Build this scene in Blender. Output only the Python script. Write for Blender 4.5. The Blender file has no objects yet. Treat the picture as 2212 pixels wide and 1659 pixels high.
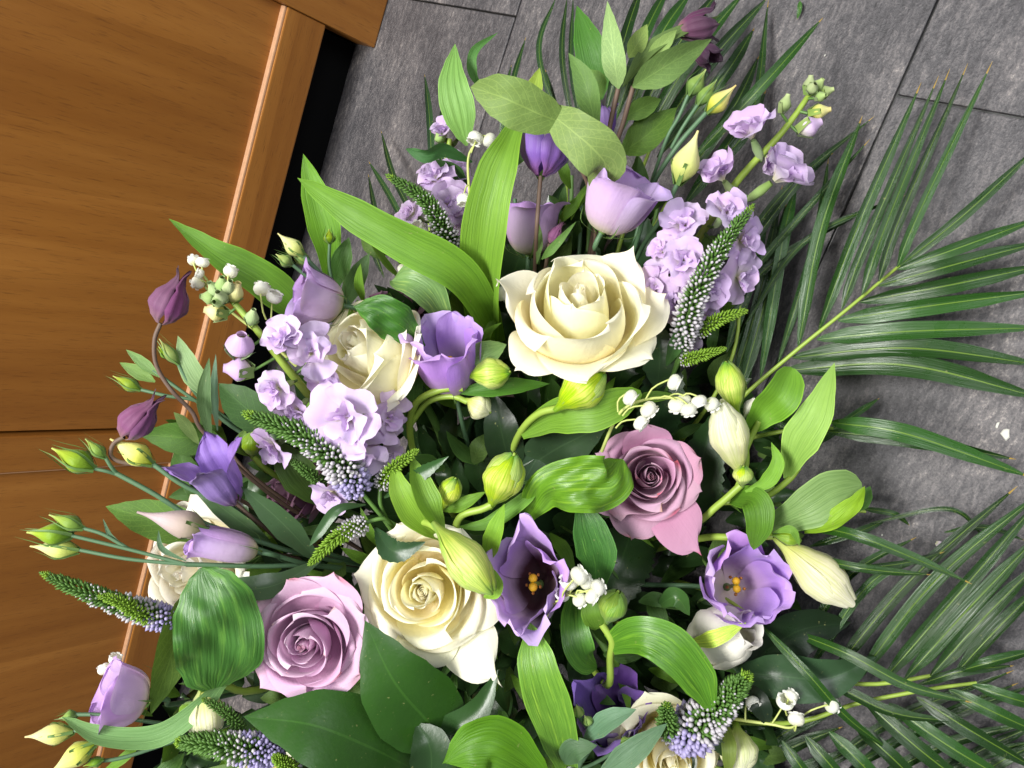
import bpy, math, random
from mathutils import Vector, Matrix
random.seed(7)
PI = math.pi
SC = bpy.context.scene
COL = SC.collection

# ---------------------------------------------------------------- camera
FPX, CX, CY = 1600.0, 1106.0, 829.5          # pixel units of a 2212 x 1659 picture
H = 0.55                                      # camera height above the floor, metres
_n = Vector((1250, 40, 1600)).normalized()    # straight down, seen in the camera frame (right, down, forward)
_u = Vector((-2226, 6243, 1600)); _u = (_u - _n * _u.dot(_n)).normalized()
ZW = -_n; XW = _u; YW = ZW.cross(XW)
RW = Matrix((XW, YW, ZW))
def w_dir(x, y, f): return RW @ Vector((x, y, f))
CAM = Vector((0, 0, H))
def P(x, y, d): return CAM + w_dir((x - CX) / FPX * d, (y - CY) / FPX * d, d)
def PF(x, y, h=0.0):
    r = w_dir((x - CX) / FPX, (y - CY) / FPX, 1)
    return CAM + r * ((h - H) / r.z)
def V(ax, ay, az): return w_dir(ax, ay, -az).normalized()   # right, down, towards camera
cd = bpy.data.cameras.new('camera'); cam = bpy.data.objects.new('camera', cd); COL.objects.link(cam)
bx, by, bz = w_dir(1, 0, 0), w_dir(0, -1, 0), w_dir(0, 0, -1)
cam.matrix_world = Matrix(((bx.x, by.x, bz.x, 0), (bx.y, by.y, bz.y, 0), (bx.z, by.z, bz.z, H), (0, 0, 0, 1)))
cd.lens = FPX / 2212 * 36; cd.sensor_width = 36; cd.clip_start = .02; cd.clip_end = 50
SC.camera = cam

# ---------------------------------------------------------------- light
wd = bpy.data.worlds.new('World'); SC.world = wd; wd.use_nodes = True
bg = wd.node_tree.nodes['Background']; bg.inputs[0].default_value = (.80, .88, 1, 1); bg.inputs[1].default_value = .16
def area(name, loc, target, size, power, color, size_y=None):
    l = bpy.data.lights.new(name, 'AREA'); l.energy = power; l.color = color; l.size = size
    if size_y: l.shape = 'RECTANGLE'; l.size_y = size_y
    o = bpy.data.objects.new(name, l); COL.objects.link(o); o.location = loc
    o.rotation_euler = (Vector(target) - Vector(loc)).to_track_quat('-Z', 'Y').to_euler()
    return o
CEN = P(1100, 900, .5)
area('ceiling_panel_light', (-.05, -.42, 2.0), (.15, -.25, .1), .5, 46, (1, .985, .95), .6)
area('ceiling_lamp_light', (.55, .02, 2.0), (.15, -.1, .1), .42, 22, (1, .98, .94), .42)
area('window_light', (-1.3, 1.1, 1.5), (.15, -.35, .15), 1.0, 24, (.95, .97, 1), 1.2)
SC.view_settings.view_transform = 'Standard'; SC.view_settings.look = 'None'
SC.view_settings.exposure = .12; SC.view_settings.gamma = 1
SC.render.engine = 'CYCLES'
try: SC.cycles.max_bounces = 8
except Exception: pass

# ---------------------------------------------------------------- materials
def lin(c):
    def f(v):
        v /= 255.0
        return v / 12.92 if v <= .04045 else ((v + .055) / 1.055) ** 2.4
    return (f(c[0]), f(c[1]), f(c[2]), 1)
class NT:
    def __init__(s, name):
        s.m = bpy.data.materials.new(name); s.m.use_nodes = True; s.t = s.m.node_tree
        s.t.nodes.clear(); s.out = s.t.nodes.new('ShaderNodeOutputMaterial')
    def n(s, kind, **kw):
        nd = s.t.nodes.new('ShaderNode' + kind)
        for k, v in kw.items():
            if k.startswith('i_'):
                key = k[2:]; key = int(key) if key.isdigit() else key.replace('_', ' ')
                if hasattr(v, 'is_output'): s.t.links.new(v, nd.inputs[key])
                else: nd.inputs[key].default_value = v
            else: setattr(nd, k, v)
        return nd
    def math(s, op, a, b=None, c=None):
        nd = s.t.nodes.new('ShaderNodeMath'); nd.operation = op
        for i, v in enumerate((a, b, c)):
            if v is None: continue
            if hasattr(v, 'is_output'): s.t.links.new(v, nd.inputs[i])
            else: nd.inputs[i].default_value = v
        return nd.outputs[0]
    def mix(s, fac, a, b, mode='MIX'):
        nd = s.t.nodes.new('ShaderNodeMix'); nd.data_type = 'RGBA'; nd.blend_type = mode
        for i, v in ((0, fac), (6, a), (7, b)):
            if hasattr(v, 'is_output'): s.t.links.new(v, nd.inputs[i])
            else: nd.inputs[i].default_value = v
        return nd.outputs[2]
    def ramp(s, fac, stops):
        nd = s.t.nodes.new('ShaderNodeValToRGB'); e = nd.color_ramp.elements
        while len(e) < len(stops): e.new(.5)
        for el, (p, c) in zip(e, stops): el.position = p; el.color = c if len(c) == 4 else tuple(c) + (1,)
        s.t.links.new(fac, nd.inputs[0]); return nd.outputs[0]
    def noise(s, vec, scale, detail=3, rough=.55):
        return s.n('TexNoise', i_Vector=vec, i_Scale=scale, i_Detail=detail, i_Roughness=rough).outputs[0]
    def scaled(s, vec, sc):
        return s.n('VectorMath', operation='MULTIPLY', i_0=vec, i_1=sc).outputs[0]
    def finish(s, color, rough=.5, spec=.4, trans=0., bump=None, bstr=.2, bdist=.001, coat=0., sheen=0., tcol=None):
        p = s.n('BsdfPrincipled'); L = s.t.links
        def put(k, v):
            if hasattr(v, 'is_output'): L.new(v, p.inputs[k])
            else: p.inputs[k].default_value = v
        put('Base Color', color); put('Roughness', rough); put('Specular IOR Level', spec)
        put('Coat Weight', coat); put('Coat Roughness', .25); put('Sheen Weight', sheen)
        if bump is not None:
            b = s.n('Bump', i_Strength=bstr, i_Distance=bdist, i_Height=bump)
            L.new(b.outputs[0], p.inputs['Normal'])
        sh = p.outputs[0]
        if trans > 0:
            tr = s.n('BsdfTranslucent'); tc = tcol if tcol is not None else color
            if hasattr(tc, 'is_output'): L.new(tc, tr.inputs[0])
            else: tr.inputs[0].default_value = tc
            mx = s.n('MixShader'); mx.inputs[0].default_value = trans
            L.new(sh, mx.inputs[1]); L.new(tr.outputs[0], mx.inputs[2]); sh = mx.outputs[0]
        L.new(sh, s.out.inputs[0]); return s.m
M = {}
def leaf_mat(name, kind, rough, spec, trans, vein=.3, veincol=None, mottle=.35):
    """base colour comes from the object's own colour; uv.x runs along the leaf, uv.y across"""
    t = NT(name); oi = t.n('ObjectInfo'); base = oi.outputs['Color']
    uv0 = t.n('TexCoord').outputs['UV']; obj = t.n('TexCoord').outputs['Object']
    sp = t.n('SeparateXYZ', i_0=uv0); u, v = sp.outputs[0], sp.outputs[1]
    wob = t.math('MULTIPLY', t.math('SUBTRACT', t.noise(obj, 70, 2), .5), .05 if kind != 'palm' else .0)
    uv = t.n('CombineXYZ', i_0=u, i_1=t.math('ADD', v, wob), i_2=t.math('MULTIPLY', oi.outputs['Random'], 20)).outputs[0]
    big = t.noise(obj, 45, 3)
    c = t.mix(t.math('MULTIPLY', t.math('SUBTRACT', big, .35), mottle * 2.2), base, t.mix(1, base, (.50, .56, .42, 1), 'MULTIPLY'))
    av = t.math('ABSOLUTE', t.math('SUBTRACT', t.math('MULTIPLY', v, 2), 1))
    lighter = t.mix(1, base, (1.75, 1.6, 1.6, 1), 'MULTIPLY')
    if kind == 'parallel':
        st = t.noise(t.scaled(uv, (2.2, 26, 1)), 1.0, 3)
        f1 = t.n('Clamp', i_0=t.math('MULTIPLY', t.math('SUBTRACT', st, .44), 6)).outputs[0]
        c = t.mix(t.math('MULTIPLY', f1, vein * .8), c, t.mix(1, base, (.40, .52, .38, 1), 'MULTIPLY'))
        if vein > .8:
            f2 = t.n('Clamp', i_0=t.math('MULTIPLY', t.math('SUBTRACT', t.noise(t.scaled(uv, (3.0, 14, 1)), 1.0, 3), .54), 8)).outputs[0]
            c = t.mix(t.math('MULTIPLY', f2, .75), c, t.mix(1, base, (2.3, 1.75, 1.5, 1), 'MULTIPLY'))
        c = t.mix(t.math('MULTIPLY', t.noise(t.scaled(uv, (3, 60, 1)), 1.0, 1), vein * .5), c, lighter)
        bump = st
        c = t.mix(t.math('MULTIPLY', t.math('GREATER_THAN', av, .94), .5), c, lighter)
    elif kind == 'pinnate':
        w = t.math('FRACT', t.math('SUBTRACT', t.math('MULTIPLY', u, 8), t.math('MULTIPLY', av, 2.6)))
        side = t.math('LESS_THAN', t.math('ABSOLUTE', t.math('SUBTRACT', w, .5)), .06)
        vor = t.n('TexVoronoi', feature='DISTANCE_TO_EDGE', i_Vector=t.scaled(uv, (16, 9, 1)), i_Scale=1.0).outputs[0]
        net = t.math('LESS_THAN', vor, .06)
        mid = t.math('LESS_THAN', av, .035)
        ln = t.math('MAXIMUM', t.math('MAXIMUM', t.math('MULTIPLY', side, .8), mid), t.math('MULTIPLY', net, .45))
        c = t.mix(t.math('MULTIPLY', ln, vein), c, lighter if veincol is None else veincol)
        bump = t.math('MULTIPLY', ln, -1)
    elif kind == 'palm':
        st = t.noise(t.scaled(uv, (1.2, 22, 1)), 1.0, 2)
        c = t.mix(t.math('MULTIPLY', st, .5), c, t.mix(1, base, (.55, .6, .5, 1), 'MULTIPLY'))
        mid = t.math('LESS_THAN', av, .07)
        c = t.mix(t.math('MULTIPLY', mid, .55), c, lin((120, 150, 50)))
        c = t.mix(t.math('GREATER_THAN', t.math('ADD', u, t.math('MULTIPLY', big, .04)), .985), c, lin((170, 140, 60)))
        bump = st
    else:
        mid = t.math('LESS_THAN', av, .03)
        c = t.mix(t.math('MULTIPLY', mid, .5), c, lighter)
        bump = t.noise(obj, 260, 2)
    sp1 = t.n('Clamp', i_0=t.math('MULTIPLY', t.math('SUBTRACT', t.noise(obj, 330, 2), .70), 12)).outputs[0]
    c = t.mix(t.math('MULTIPLY', sp1, .5), c, lin((150, 150, 96)))
    r = t.math('ADD', t.math('MULTIPLY', t.noise(obj, 90, 4), .34), rough - .14)
    tc = t.mix(1, c, (1.5, 1.4, .5, 1), 'MULTIPLY')
    M[name] = t.finish(c, r, spec, trans, bump, .18 if kind == 'plain' else .5, .0008 if kind == 'plain' else .0013, tcol=tc)
leaf_mat('soft_leaf', 'parallel', .47, .4, .22, .62, mottle=.5)
leaf_mat('striped_leaf', 'parallel', .36, .5, .15, 1.0, mottle=.9)
leaf_mat('veined_leaf', 'pinnate', .55, .3, .18, .55)
leaf_mat('glossy_leaf', 'plain', .30, .42, .06, mottle=.5)
leaf_mat('palm_leaf', 'palm', .26, .62, .08)

def petal_mat(name, stops, rough=.5, trans=.3, tip=None, tipn=.55, vein=.12, veincol=(1, .85, 1, 1), spec=.25, sharp=False, rim=0.):
    t = NT(name); uv = t.n('TexCoord').outputs['UV']; u = t.n('SeparateXYZ', i_0=uv).outputs[0]
    obj = t.n('TexCoord').outputs['Object']
    nz = t.noise(obj, 60, 3)
    uu = t.math('ADD', u, t.math('MULTIPLY', t.math('SUBTRACT', nz, .5), .16))
    c = t.ramp(uu, [(p, lin(k)) for p, k in stops])
    st = t.noise(t.scaled(uv, (1.2, 24, 1) if sharp else (1.5, 26, 1)), 1.0, 3)
    if sharp: st = t.n('Clamp', i_0=t.math('MULTIPLY', t.math('SUBTRACT', st, .47), 9)).outputs[0]
    c = t.mix(t.math('MULTIPLY', st, vein), c, t.mix(1, c, veincol, 'MULTIPLY'))
    orn = t.n('ObjectInfo').outputs['Random']
    c = t.n('HueSaturation', i_Hue=t.math('ADD', .5, t.math('MULTIPLY', t.math('SUBTRACT', orn, .5), .03)), i_Saturation=t.math('ADD', 1, t.math('MULTIPLY', t.math('SUBTRACT', t.math('FRACT', t.math('MULTIPLY', orn, 7.3)), .5), .30)), i_Value=t.math('ADD', .97, t.math('MULTIPLY', t.math('SUBTRACT', t.math('FRACT', t.math('MULTIPLY', orn, 3.7)), .5), .14)), i_Color=c).outputs[0]
    if tip is not None:
        rnd = t.n('ObjectInfo').outputs['Random']
        n2 = t.noise(obj, 38, 2)
        f = t.math('MULTIPLY', t.math('MULTIPLY', t.math('SUBTRACT', u, .80), 5.5), t.math('MULTIPLY', t.math('GREATER_THAN', rnd, tipn), t.n('Clamp', i_0=t.math('MULTIPLY', t.math('SUBTRACT', n2, .45), 6)).outputs[0]))
        f = t.n('Clamp', i_0=f).outputs[0]
        c = t.mix(f, c, lin(tip))
    if rim:
        rf = t.n('Clamp', i_0=t.math('MULTIPLY', t.math('SUBTRACT', u, .965), 40)).outputs[0]
        rf = t.math('MULTIPLY', rf, t.n('Clamp', i_0=t.math('MULTIPLY', t.math('SUBTRACT', t.noise(obj, 55, 2), .46), 7)).outputs[0])
        c = t.mix(t.math('MULTIPLY', rf, rim), c, lin((186, 140, 84)))
        br = t.n('Clamp', i_0=t.math('MULTIPLY', t.math('SUBTRACT', t.noise(obj, 120, 3), .66), 9)).outputs[0]
        c = t.mix(t.math('MULTIPLY', br, rim * .35), c, t.mix(1, c, (.86, .76, .62, 1), 'MULTIPLY'))
    M[name] = t.finish(c, rough, spec, trans, t.math('ADD', st, t.math('MULTIPLY', t.noise(obj, 240, 3), 1.3)), .32, .0008, sheen=.15)
petal_mat('cream_petal', [(0, (254, 236, 152)), (.3, (255, 246, 198)), (.6, (255, 251, 220)), (1, (255, 253, 235))], .5, .36, vein=.16, veincol=(1, .95, .82, 1), rim=.25)
petal_mat('white_petal', [(0, (246, 232, 170)), (.4, (252, 246, 220)), (1, (253, 251, 242))], .5, .3, vein=.14, veincol=(1, .93, .8, 1), rim=.6)
petal_mat('lavender_petal', [(0, (170, 112, 152)), (.4, (208, 164, 196)), (.8, (224, 190, 216)), (1, (232, 204, 222))], .55, .28, tip=(226, 128, 156), tipn=.6, vein=.22, rim=.4)
petal_mat('mauve_petal', [(0, (146, 98, 126)), (.4, (188, 140, 166)), (.8, (202, 160, 184)), (1, (210, 172, 188))], .55, .25, tip=(208, 76, 112), tipn=.35, vein=.22, rim=.6)
petal_mat('dusty_petal', [(0, (120, 80, 100)), (.5, (150, 108, 136)), (1, (168, 128, 152))], .6, .2)
LIS = [(0, (226, 218, 190)), (.18, (186, 158, 190)), (.45, (184, 146, 216)), (.8, (200, 164, 230)), (1, (212, 180, 236))]
petal_mat('lisianthus_petal', LIS, .5, .3, vein=.25, veincol=(.8, .7, .9, 1))
petal_mat('lisianthus_dark_throat', [(0, (50, 36, 26)), (.17, (74, 40, 48)), (.32, (186, 158, 190)), (.62, (186, 146, 218)), (1, (210, 178, 236))], .5, .28, vein=.25, veincol=(.8, .7, .9, 1))
petal_mat('lisianthus_pale', [(0, (205, 205, 130)), (.25, (210, 184, 212)), (.6, (208, 178, 226)), (1, (202, 166, 232))], .5, .3, vein=.2, veincol=(.8, .7, .9, 1))
petal_mat('lisianthus_deep', [(0, (70, 45, 100)), (.5, (112, 82, 158)), (1, (134, 104, 178))], .55, .2, vein=.25, veincol=(.8, .7, .9, 1))
petal_mat('stock_petal', [(0, (226, 226, 180)), (.3, (240, 228, 238)), (.6, (218, 192, 232)), (1, (226, 204, 238))], .55, .32, vein=.22, veincol=(.85, .74, .95, 1))
petal_mat('clematis_petal', [(0, (140, 90, 140)), (.3, (140, 104, 184)), (.7, (162, 130, 206)), (1, (140, 104, 180))], .5, .22, vein=.65, veincol=(.55, .36, .62, 1))
petal_mat('dusty_clematis', [(0, (150, 110, 118)), (.25, (134, 82, 122)), (.65, (122, 72, 108)), (1, (72, 48, 58))], .6, .12, vein=.7, veincol=(.5, .36, .5, 1))
petal_mat('dark_clematis', [(0, (150, 120, 120)), (.25, (104, 62, 92)), (1, (52, 34, 52))], .6, .1, vein=.6, veincol=(.5, .36, .5, 1))
petal_mat('alstroemeria_bud', [(0, (120, 160, 40)), (.3, (190, 212, 70)), (.6, (224, 232, 130)), (.9, (190, 214, 70)), (1, (110, 160, 50))], .4, .3, vein=.8, veincol=(.52, .74, .3, 1), spec=.4, sharp=True)
petal_mat('alstroemeria_green', [(0, (104, 140, 36)), (.5, (150, 180, 50)), (1, (120, 156, 40))], .4, .22, vein=.8, veincol=(.55, .74, .3, 1), spec=.4, sharp=True)
petal_mat('alstroemeria_cream', [(0, (150, 180, 60)), (.2, (214, 220, 130)), (.5, (240, 238, 196)), (1, (246, 244, 222))], .45, .34, vein=.55, veincol=(.74, .84, .42, 1), spec=.35, sharp=True)
petal_mat('alstroemeria_white', [(0, (200, 212, 150)), (.25, (238, 236, 214)), (1, (250, 246, 238))], .45, .32, vein=.1, veincol=(.9, .9, .7, 1), spec=.35)
petal_mat('bell_white', [(0, (236, 238, 200)), (.4, (250, 250, 240)), (1, (252, 252, 246))], .42, .36, vein=.03, spec=.4)
petal_mat('yellow_bud', [(0, (150, 172, 60)), (.3, (214, 218, 118)), (.75, (238, 234, 168)), (1, (232, 216, 150))], .5, .25, vein=.35, veincol=(.82, .84, .5, 1))
petal_mat('green_bud', [(0, (92, 128, 50)), (.4, (128, 158, 58)), (.8, (160, 180, 74)), (1, (196, 206, 124))], .5, .18, vein=.5, veincol=(.6, .74, .5, 1))
petal_mat('felt_bud', [(0, (126, 150, 84)), (.5, (150, 172, 112)), (1, (176, 194, 136))], .85, .1, vein=.3, veincol=(.7, .8, .6, 1))
petal_mat('mauve_bud', [(0, (140, 150, 80)), (.35, (186, 172, 160)), (.7, (206, 190, 192)), (1, (196, 178, 176))], .55, .25, vein=.35, veincol=(.82, .8, .72, 1))
def plain(name, c, rough=.5, spec=.4, trans=0., var=.35, scale=80, bstr=.15):
    t = NT(name); obj = t.n('TexCoord').outputs['Object']; nz = t.noise(obj, scale, 3)
    k = lin(c); cc = t.mix(t.math('MULTIPLY', nz, var), k, (k[0] * .45, k[1] * .5, k[2] * .4, 1))
    M[name] = t.finish(cc, rough, spec, trans, nz, bstr, .0008)
plain('stem_green', (92, 128, 62), .45)
plain('stem_blue_green', (84, 116, 84), .5)
plain('stem_lime', (150, 176, 72), .42, trans=.05)
plain('stem_pale', (196, 206, 120), .42, trans=.1)
plain('stem_brown', (104, 84, 72), .6)
plain('sepal_green', (98, 130, 66), .5, trans=.1)
plain('stigma_yellow', (206, 158, 24), .6, var=.4, scale=500)
plain('anther_brown', (150, 96, 40), .6)
plain('spike_green', (86, 124, 52), .55, trans=.15)
plain('spike_bright', (132, 170, 52), .55, trans=.2)
plain('spike_bud', (204, 198, 206), .55, trans=.2, var=.4, scale=400)
plain('spike_lilac', (176, 166, 210), .5, trans=.2, var=.25)
plain('foam', (30, 52, 30), .95, spec=.1)
plain('tray', (14, 16, 15), .4)
plain('gap_shade_black', (12, 12, 13), .85, spec=.1)  # near-black colour standing in for the shade under the rail
plain('paint_chip', (200, 198, 190), .7)

def wood_mat():
    t = NT('wood'); obj = t.n('TexCoord').outputs['Object']; rnd = t.n('ObjectInfo').outputs['Random']
    off = t.n('CombineXYZ', i_0=t.math('MULTIPLY', rnd, 9), i_1=rnd, i_2=t.math('MULTIPLY', rnd, 5)).outputs[0]
    v = t.n('VectorMath', operation='ADD', i_0=obj, i_1=off).outputs[0]
    # obj.x runs along the board (its grain), y across it
    stave = t.math('FLOOR', t.math('ADD', t.math('MULTIPLY', t.n('SeparateXYZ', i_0=v).outputs[1], 13), t.math('MULTIPLY', t.noise(t.scaled(v, (1.5, .3, .3)), 1, 1), .6)))
    sv = t.n('TexWhiteNoise', noise_dimensions='1D', i_W=stave).outputs[0]
    soft = t.noise(t.scaled(v, (2.2, 26, 26)), 1.0, 5, .6)
    pore = t.noise(t.scaled(v, (55, 800, 800)), 1.0, 3, .6)
    cloud = t.noise(t.scaled(v, (5, 9, 9)), 1.0, 4)
    warp = t.n('TexWave', wave_type='BANDS', bands_direction='Y', i_Vector=t.scaled(v, (1.2, 14, 14)), i_Scale=1.0, i_Distortion=7.0, i_Detail=4.0, i_Detail_Scale=1.6).outputs[1]
    c = t.ramp(soft, [(.2, lin((140, 89, 36))), (.5, lin((154, 101, 43))), (.8, lin((170, 116, 54)))])
    c = t.mix(t.math('MULTIPLY', warp, .16), c, lin((120, 68, 24)))
    c = t.mix(t.math('MULTIPLY', sv, .5), c, t.mix(1, c, (.66, .6, .52, 1), 'MULTIPLY'))
    c = t.mix(t.math('MULTIPLY', cloud, .4), c, t.mix(1, c, (.8, .74, .62, 1), 'MULTIPLY'))
    pf = t.n('Clamp', i_0=t.math('MULTIPLY', t.math('SUBTRACT', pore, .56), 6)).outputs[0]
    c = t.mix(t.math('MULTIPLY', pf, .5), c, lin((84, 48, 20)))
    M['wood'] = t.finish(c, t.math('ADD', t.math('MULTIPLY', cloud, .2), .28), .4, 0, t.math('SUBTRACT', soft, pf), .15, .0008)
wood_mat()
plain('worn_lit_edge', (200, 152, 118), .6, var=.7, scale=160)  # worn edge, with the highlight it catches painted in as a paler tone
def slate_mat():
    t = NT('slate'); obj = t.n('TexCoord').outputs['Object']; rnd = t.n('ObjectInfo').outputs['Random']
    off = t.n('CombineXYZ', i_0=t.math('MULTIPLY', rnd, 7), i_1=t.math('MULTIPLY', rnd, 3), i_2=rnd).outputs[0]
    v = t.n('VectorMath', operation='ADD', i_0=obj, i_1=off).outputs[0]
    a = t.noise(t.scaled(v, (8, 17, 8)), 1, 6, .68)
    b = t.noise(t.scaled(v, (110, 260, 110)), 1, 6, .72)
    f = t.noise(v, 620, 3, .7)
    h = t.math('ADD', t.math('MULTIPLY', a, .70), t.math('ADD', t.math('MULTIPLY', b, .66), t.math('MULTIPLY', f, .42)))
    c = t.ramp(t.math('MULTIPLY', h, .55), [(.36, lin((36, 35, 38))), (.47, lin((70, 68, 71))), (.55, lin((102, 98, 99))), (.64, lin((168, 160, 155)))])
    tint = t.noise(v, 6, 2)
    c = t.mix(t.math('MULTIPLY', tint, .5), c, t.mix(1, c, (1.0, .98, .94, 1), 'MULTIPLY'))
    M['slate'] = t.finish(c, t.math('SUBTRACT', .60, t.math('MULTIPLY', b, .34)), .55, 0, h, .75, .002)
slate_mat()

# ---------------------------------------------------------------- mesh helpers
def link(name, me, mat, parent=None, color=None, mtx=None):
    o = bpy.data.objects.new(name, me); COL.objects.link(o)
    if mat and not me.materials: me.materials.append(M[mat])
    if parent: o.parent = parent
    if color: o.color = lin(color)
    if mtx is not None: o.matrix_local = mtx
    return o
def org(par):
    """world origin of a thing (or of the thing a part belongs to)"""
    v = Vector((0, 0, 0))
    while par: v += Vector(par.location); par = par.parent
    return v
def mesh(name, vs, fs, uvs=None, smooth=True):
    me = bpy.data.meshes.new(name); me.from_pydata([tuple(v) for v in vs], [], fs); me.update()
    if smooth: me.polygons.foreach_set('use_smooth', [True] * len(me.polygons))
    if uvs:
        l = me.uv_layers.new(name='UVMap'); buf = []
        for p in me.polygons:
            for vi in p.vertices: buf += uvs[vi]
        l.data.foreach_set('uv', buf)
    return me
def thing(name, label, cat, loc, group=None):
    o = bpy.data.objects.new(name, None); COL.objects.link(o); o.location = loc; o.empty_display_size = .02
    o['label'] = label; o['category'] = cat
    if group: o['group'] = group
    return o
def tag(o, label, cat, group=None):
    o['label'] = label; o['category'] = cat
    if group: o['group'] = group
    return o
def solo(o):
    """put a lone mesh's origin at its first vertex"""
    me = o.data; c = me.vertices[0].co.copy(); me.transform(Matrix.Translation(-c)); o.location = c; return o
def grid_mesh(rows, closed=False, name='m'):
    nu, nv = len(rows), len(rows[0]); vs, uvs, fs = [], [], []
    for i, r in enumerate(rows):
        for j, p in enumerate(r): vs.append(p); uvs.append((i / (nu - 1), j / (nv - 1)))
    for i in range(nu - 1):
        for j in range(nv if closed else nv - 1):
            k = (j + 1) % nv; fs.append((i * nv + j, (i + 1) * nv + j, (i + 1) * nv + k, i * nv + k))
    return mesh(name, vs, fs, uvs)
def cr(pts, n):
    """Catmull-Rom through pts (tuples), n samples"""
    m = len(pts); out = []
    Q = [Vector(p) for p in pts]
    for i in range(n):
        f = i / (n - 1) * (m - 1); k = min(int(f), m - 2); t = f - k
        p0 = Q[k - 1] if k > 0 else Q[0] * 2 - Q[1]
        p3 = Q[k + 2] if k + 2 < m else Q[m - 1] * 2 - Q[m - 2]
        p1, p2 = Q[k], Q[k + 1]
        out.append(.5 * (2 * p1 + (p2 - p0) * t + (2 * p0 - 5 * p1 + 4 * p2 - p3) * t * t + (3 * p1 - p0 - 3 * p2 + p3) * t ** 3))
    return out
def interp(tab, u):
    for (a, x), (b, y) in zip(tab, tab[1:]):
        if u <= b:
            t = (u - a) / (b - a); t = t * t * (3 - 2 * t) * .5 + t * .5
            return x + (y - x) * t
    return tab[-1][1]
PROF = {
 'ovate': [(0, .06), (.12, .52), (.3, .92), (.45, 1), (.65, .84), (.82, .5), (.93, .2), (1, 0)],
 'lance': [(0, .14), (.2, .6), (.42, 1), (.65, .86), (.85, .45), (.95, .16), (1, 0)],
 'strap': [(0, .5), (.2, .82), (.5, 1), (.75, .84), (.92, .4), (1, 0)],
 'palm': [(0, .14), (.06, .5), (.2, .95), (.5, 1), (.72, .84), (.88, .46), (.96, .16), (1, .02)],
 'blunt': [(0, .3), (.15, .62), (.4, .95), (.65, 1), (.85, .82), (.95, .5), (1, .12)],
 'heart': [(0, .3), (.08, .72), (.25, .97), (.45, 1), (.68, .9), (.85, .66), (.95, .36), (1, .05)],
 'sepal': [(0, 1), (.4, .7), (1, .05)],
}
def wp(pts): return [PF(x, y, -h) if h <= 0 else P(x, y, h) for x, y, h in pts]   # third value: depth, or minus height over the floor
def leaf_mesh(wpts, hw, prof='lance', roll=0, fold=.25, cup=0., wave=0., ripple=0., pleat=0., nu=20, nv=9, ref=None, serr=0., seed=0, normal=None):
    """wpts world spine; hw half width (m)"""
    rnd = random.Random(seed * 13 + int(abs(wpts[0].x) * 1e4))
    sp = cr(wpts, nu); rows = []
    ph = rnd.random() * 6; rl = roll if isinstance(roll, (list, tuple)) else (roll, roll)
    base = Vector(ref) if ref is not None else Vector((0, 0, 0))
    pn = None
    for i, p in enumerate(sp):
        u = i / (nu - 1)
        t = (sp[min(i + 1, nu - 1)] - sp[max(i - 1, 0)]).normalized()
        n = (CAM - p).normalized() if normal is None else normal.copy()
        n = n - t * n.dot(t)
        if n.length < .15 and pn is not None: n = pn - t * pn.dot(t)
        n.normalize()
        if pn is not None:
            q = pn - t * pn.dot(t)
            if q.length > .1: n = (n * .6 + q.normalized() * .4).normalized()
        pn = n.copy()
        f = u * (len(rl) - 1); k = min(int(f), len(rl) - 2); r = rl[k] + (rl[k + 1] - rl[k]) * (f - k)
        s = t.cross(n).normalized(); a = math.radians(r)
        s2 = s * math.cos(a) + n * math.sin(a); n2 = n * math.cos(a) - s * math.sin(a)
        w = hw * interp(PROF[prof], u); row = []
        for j in range(nv):
            v = j / (nv - 1) * 2 - 1
            ww = w
            if serr and abs(v) == 1: ww = w * (1 + serr * ((i % 2) - .5))
            z = (fold * abs(v) ** 1.3 + cup * v * v) * w
            z += wave * hw * abs(v) ** 2 * math.sin(u * 9 + ph + (2 if v > 0 else 0)) * min(1, u * 3)
            z += ripple * hw * math.sin(u * 17 + ph * 2 + v * 2.2) * math.sin(v * 5 + u * 3 + ph) * math.sin(PI * u)
            z += pleat * hw * math.cos(v * PI * 4.5) * (1 - v * v) * math.sin(PI * u)
            row.append(p + s2 * (v * ww) + n2 * z - base)
        rows.append(row)
    return grid_mesh(rows)
def hwm(px, pts, wpts):
    d = (wpts[len(wpts) // 2] - CAM).dot(w_dir(0, 0, 1)); return px * d / FPX
def leaf(parent, pts, hw, color, mat='soft_leaf', name='leaf', **kw):
    w = wp(pts); me = leaf_mesh(w, hwm(hw, pts, w), ref=org(parent) if parent else None, **kw)
    return link(name, me, mat, parent, color)
def lone_leaf(name, label, cat, pts, hw, color, mat='soft_leaf', group=None, **kw):
    return tag(solo(leaf(None, pts, hw, color, mat, name, **kw)), label, cat, group)
def tube_rows(wpts, radii, n=None, seg=8, ref=Vector((0, 0, 0))):
    n = n or max(6, len(wpts) * 4); sp = cr(wpts, n) if len(wpts) > 1 else wpts
    rows = []; m = len(radii); nrm = None
    for i, p in enumerate(sp):
        t = (sp[min(i + 1, n - 1)] - sp[max(i - 1, 0)]).normalized()
        if nrm is None: nrm = t.orthogonal().normalized()
        else: nrm = (nrm - t * nrm.dot(t)).normalized()
        b = t.cross(nrm); f = i / (n - 1) * (m - 1); k = min(int(f), m - 2) if m > 1 else 0
        r = radii[k] + (radii[k + 1] - radii[k]) * (f - k) if m > 1 else radii[0]
        rows.append([p + (nrm * math.cos(2 * PI * j / seg) + b * math.sin(2 * PI * j / seg)) * r - ref for j in range(seg)])
    return rows
def stem(parent, pts, r_mm, mat='stem_green', name='stem', taper=1.0, seg=8):
    w = wp(pts); r = r_mm * .001
    return link(name, grid_mesh(tube_rows(w, [r, r * taper], seg=seg, ref=org(parent)), True), mat, parent)
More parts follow.
